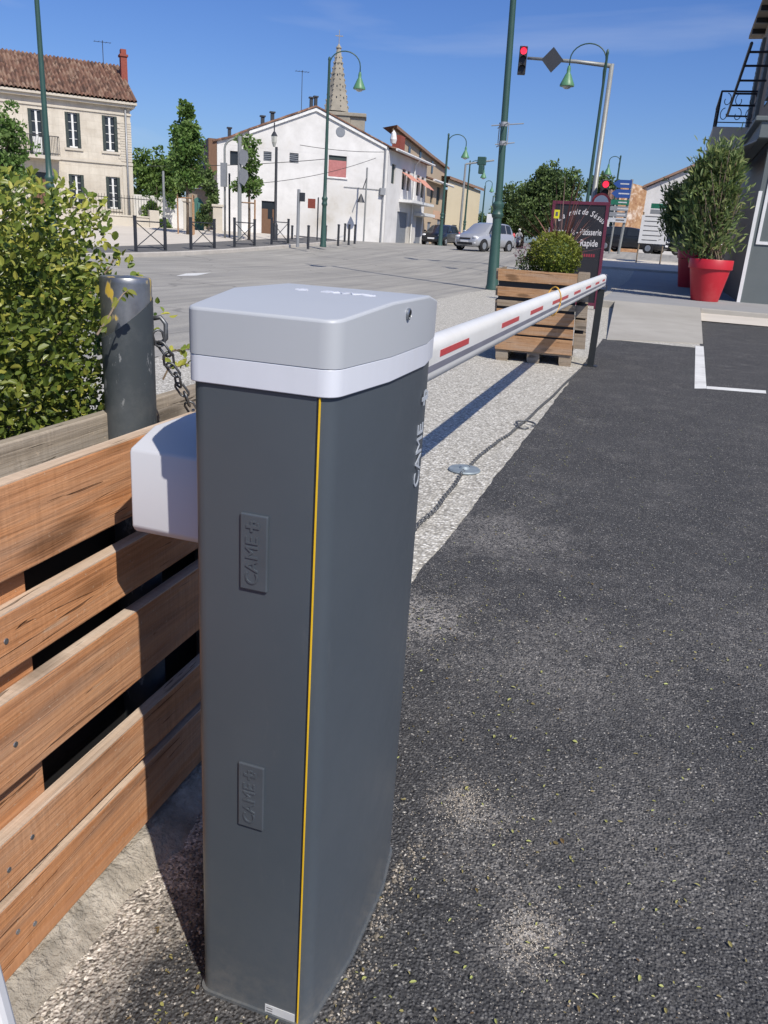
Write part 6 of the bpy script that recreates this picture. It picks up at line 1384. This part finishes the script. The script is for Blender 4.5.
# balcony at the far end of the street side
YB = 6.2; zfl = onY(716, 126.5, YF+YB).z-TZ; xb = onY(715.8, 126.5, YF+YB).x-X0; ztp = onY(721, 91, YF+YB).z-TZ
zun = onY(709, 152, YF+YB).z-TZ
mb = MB(); mb.add([(xb-.08, YB, zfl), (.0, YB, zfl), (.0, YB, zun+.05), (xb-.02, YB, zun+.12), (xb-.08, YB, zun+.3), (xb-.08, YB+3.4, zfl), (0, YB+3.4, zfl), (0, YB+3.4, zun+.05), (xb-.02, YB+3.4, zun+.12), (xb-.08, YB+3.4, zun+.3)], [(0, 1, 2, 3, 4), (9, 8, 7, 6, 5), (0, 4, 9, 5), (0, 5, 6, 1), (4, 3, 8, 9), (3, 2, 7, 8)]); bl = mb.build('balcony', 'ashlartrim', t, bevel=.02)
def rail(mb, a, b, z0, z1, nn):
    a, b = Vector(a), Vector(b); mb.tube([a+Vector((0, 0, z1)), b+Vector((0, 0, z1))], .028, 6); mb.tube([a+Vector((0, 0, z0+.12)), b+Vector((0, 0, z0+.12))], .016, 6)
    mb.tube([a+Vector((0, 0, z0)), a+Vector((0, 0, z1))], .03, 6); mb.tube([b+Vector((0, 0, z0)), b+Vector((0, 0, z1))], .02, 6)
    for i in range(nn):
        c = a+(b-a)*((i+.5)/nn); w_ = (b-a).length/nn*.4; d = (b-a).normalized(); hh = z1-z0
        for s0, s1, dirn in ((.15, .52, 1), (.95, .55, -1)):
            pts = []
            for k in range(15): th = k/14*5.2; rr_ = w_*(1-.13*th); pts.append(c+d*rr_*math.sin(th)*dirn*(1 if i % 2 else -1)+Vector((0, 0, z0+hh*((s0+s1)/2)+hh*.2*math.cos(th)*(1-.12*th))))
            mb.tube(pts, .011, 4)
mb = MB(); rail(mb, (xb, YB+.03, 0), (-.02, YB+.03, 0), zfl, ztp, 3); rail(mb, (xb, YB+.03, 0), (xb, YB+3.35, 0), zfl, ztp, 9); mb.build('balcony_railing', 'iron', bl)
# iron frame of the terrace awning reaching towards the street
p1 = onX(746, 59, X0-.72); p2 = onX(727, 116, X0-.72); zf = p1.z-TZ-.0; mb = MB(); ya, yb = p1.y-YF, p2.y-YF
mb.tube([(-.72, ya-1.5, zf+.05), (-.72, yb, p2.z-TZ)], .04, 6)
for i in range(6):
    y = ya-.8+(yb-ya+.8)*i/5; z = zf+(p2.z-TZ-zf)*max(0, (y-ya)/(yb-ya)); mb.tube([(-.72, y, z), (-.001, y, z)], .03, 6)
mb.build('awning_frame', 'iron', t)

# white building with exposed stone edge across the side street
WA_ = atR(637.5, 250, 62); WB_ = atR(768, 250, 63); F = Facade((WA_.x, WA_.y), (WB_.x, WB_.y), 1.0); t = thing('white_gable_building', 'pale gable building with peeling orange side wall across the side street', 'house', tuple(F.A), F.rz)
g0 = F.uv(637.5, 187); g1 = F.uv(706, 161.5); g2x = 2*g1[0]-g0[0]
mb = MB(); mb.add([(0, 0, -1), (g2x, 0, -1), (g2x, 0, g0[1]), (g1[0], 0, g1[1]), (0, 0, g0[1])], [(0, 1, 2, 3, 4)]); mb.build('gable_wall', 'facewhite', t)
sl_ = F.uv(620, 190); dep = 10
e = atR(619, 190, 60.5); dd_ = Vector((e.x-F.A.x, e.y-F.A.y)); lx = dd_.dot(Vector((F.d.x, F.d.y))); ly = -dd_.dot(Vector((F.n.x, F.n.y)))
mb = MB(); mb.add([(0, 0, -1), (0, 0, g0[1]), (lx, ly, g0[1]+.3), (lx, ly, -1)], [(0, 1, 2, 3)]); mb.build('side_wall', 'facerough', t)
mb = MB(); a, b = (-.3, g0[1]-.05), g1
mb.add([(a[0], -.3, a[1]), (b[0], -.3, b[1]), (b[0], -.3, b[1]+.16), (a[0], -.3, a[1]+.16), (b[0], 9, b[1]-.3), (a[0], 9, a[1]-.3)], [(0, 1, 2, 3), (3, 2, 4, 5)])
a2 = (g2x+.3, g0[1]-.05); mb.add([(b[0], -.3, b[1]), (a2[0], -.3, a2[1]), (a2[0], -.3, a2[1]+.22), (b[0], -.3, b[1]+.22), (a2[0], 9, a2[1]-.3), (b[0], 9, b[1]-.3)], [(0, 1, 2, 3), (3, 2, 4, 5)]); mb.build('roof', 'terracottaedge', t)
a, b = two(598, 622, 80); tt, Fx = blockhouse('low_house', 'low white house with tile roof behind the lower signal', 'house', a, b, hgt(610, 199, 80), 6, 'facewhite', 'tiles', 1.2)
x, z = Fx.uv(611, 200); mb = MB(); mb.bb(x-.3, x+.3, -.05, -.002, z-1.6, z-.4); mb.build('window', 'glass', tt)
# blue and green direction signs
q = atR(616.5, 251, 44); zg = gz(q.x, q.y); t = thing('direction_sign', 'stack of blue and green direction signs beside the bakery board', 'sign', (q.x, q.y, zg)); R0 = 44
Xs = lambda u: (atR(u, 215, R0)-atR(625.3, 215, R0)).length*(1 if u > 625.3 else -1)
Zs = lambda v: zat(v, q.x, q.y)-zg
mb = MB(); mb.tube([(Xs(627.5), .1, 0), (Xs(630), .1, Zs(179))], .07, 8); mb.tube([(Xs(618), .1, 0), (Xs(619), .1, Zs(182))], .05, 8); mb.build('pole', 'greypole', t)
for v0, v1, m, u0, arrow in ((180, 188, 'bluesign', 612, 1), (189.5, 198, 'bluesign', 611.5, 1), (200, 205, 'greensign', 612.5, 0), (206.5, 211, 'signback', 612.5, 0), (212.5, 217, 'signback', 612.5, 0), (218, 222.5, 'paper', 612.5, 0)):
    a, b, zl_, zh = Xs(u0), Xs(630.5), Zs(v1), Zs(v0); mb = MB(); zm = (zl_+zh)/2; pts = [(a+.25, zl_), (b, zl_), (b, zh), (a+.25, zh), (a, zm)] if arrow else [(a, zl_), (b, zl_), (b, zh), (a, zh)]
    k_ = len(pts); mb.add([(x, -.02, z) for x, z in pts]+[(x, .03, z) for x, z in pts], [list(range(k_)), list(range(k_, 2*k_))[::-1]]+[(i, k_+i, k_+(i+1) % k_, (i+1) % k_) for i in range(k_)]); pl_ = mb.build('plate', m, t)
    mb = MB(); mb.bb(a+.35, a+.35+random.uniform(.35, .55), -.024, -.021, zm-.03, zm+.03); mb.build('lettering_line', 'paper' if m != 'paper' else 'ink', pl_)
q = gnd(619, 251, 0); t = thing('post', 'white leaning post under the direction signs', 'post', tuple(q), 0, None, .05); mb = MB(); mb.lathe([(0, 0), (.09, 0), (.09, zat(221, q.x, q.y)-q.z), (0, zat(221, q.x, q.y)-q.z)], n=10); mb.build('shaft', 'white', t, auto=35); mb = MB(); mb.lathe([(.095, .3), (.095, .5)], n=10); mb.build('band', 'signback', t)
# notice board on two posts
q = gnd(636, 262.5, .1); R0 = math.hypot(q.x, q.y); qr = atR(659.5, 265, R0); t = thing('notice_board', 'white notice board on two thin posts by the oleander', 'board', tuple(q))
z = lambda v: zat(v, q.x, q.y)-q.z
dx_ = qr.x-q.x; dy_ = qr.y-q.y
for dx, dy in ((0, 0), (dx_, dy_)): mb = MB(); mb.tube([(dx, dy, 0), (dx, dy, z(212))], .035, 6); mb.build('post', 'palletg', t)
mb = MB(); mb.M = Matrix.Rotation(math.atan2(dy_, dx_), 4, 'Z'); Wb = math.hypot(dx_, dy_); mb.bb(-.05, Wb+.1, -.06, -.036, z(243), z(215)); bd = mb.build('panel', 'white', t)
mb = MB(); mb.M = Matrix.Rotation(math.atan2(dy_, dx_), 4, 'Z')
for i in range(6): mb.bb(.08, random.uniform(.6, .95)*Wb, -.064, -.061, z(240)+.19*i, z(240)+.19*i+.035)
mb.build('printed_lines', 'ink', bd)
mb = MB(); mb.M = Matrix.Rotation(math.atan2(dy_, dx_), 4, 'Z'); mb.bb(.25, Wb+.3, -.05, -.03, z(213.5), z(209)); mb.build('lower_plate', 'signback', t); mb = MB(); mb.M = Matrix.Rotation(math.atan2(dy_, dx_), 4, 'Z'); mb.bb(.25, Wb+.3, -.05, -.03, z(208), z(203)); mb.build('header_plate', 'greensign', t)
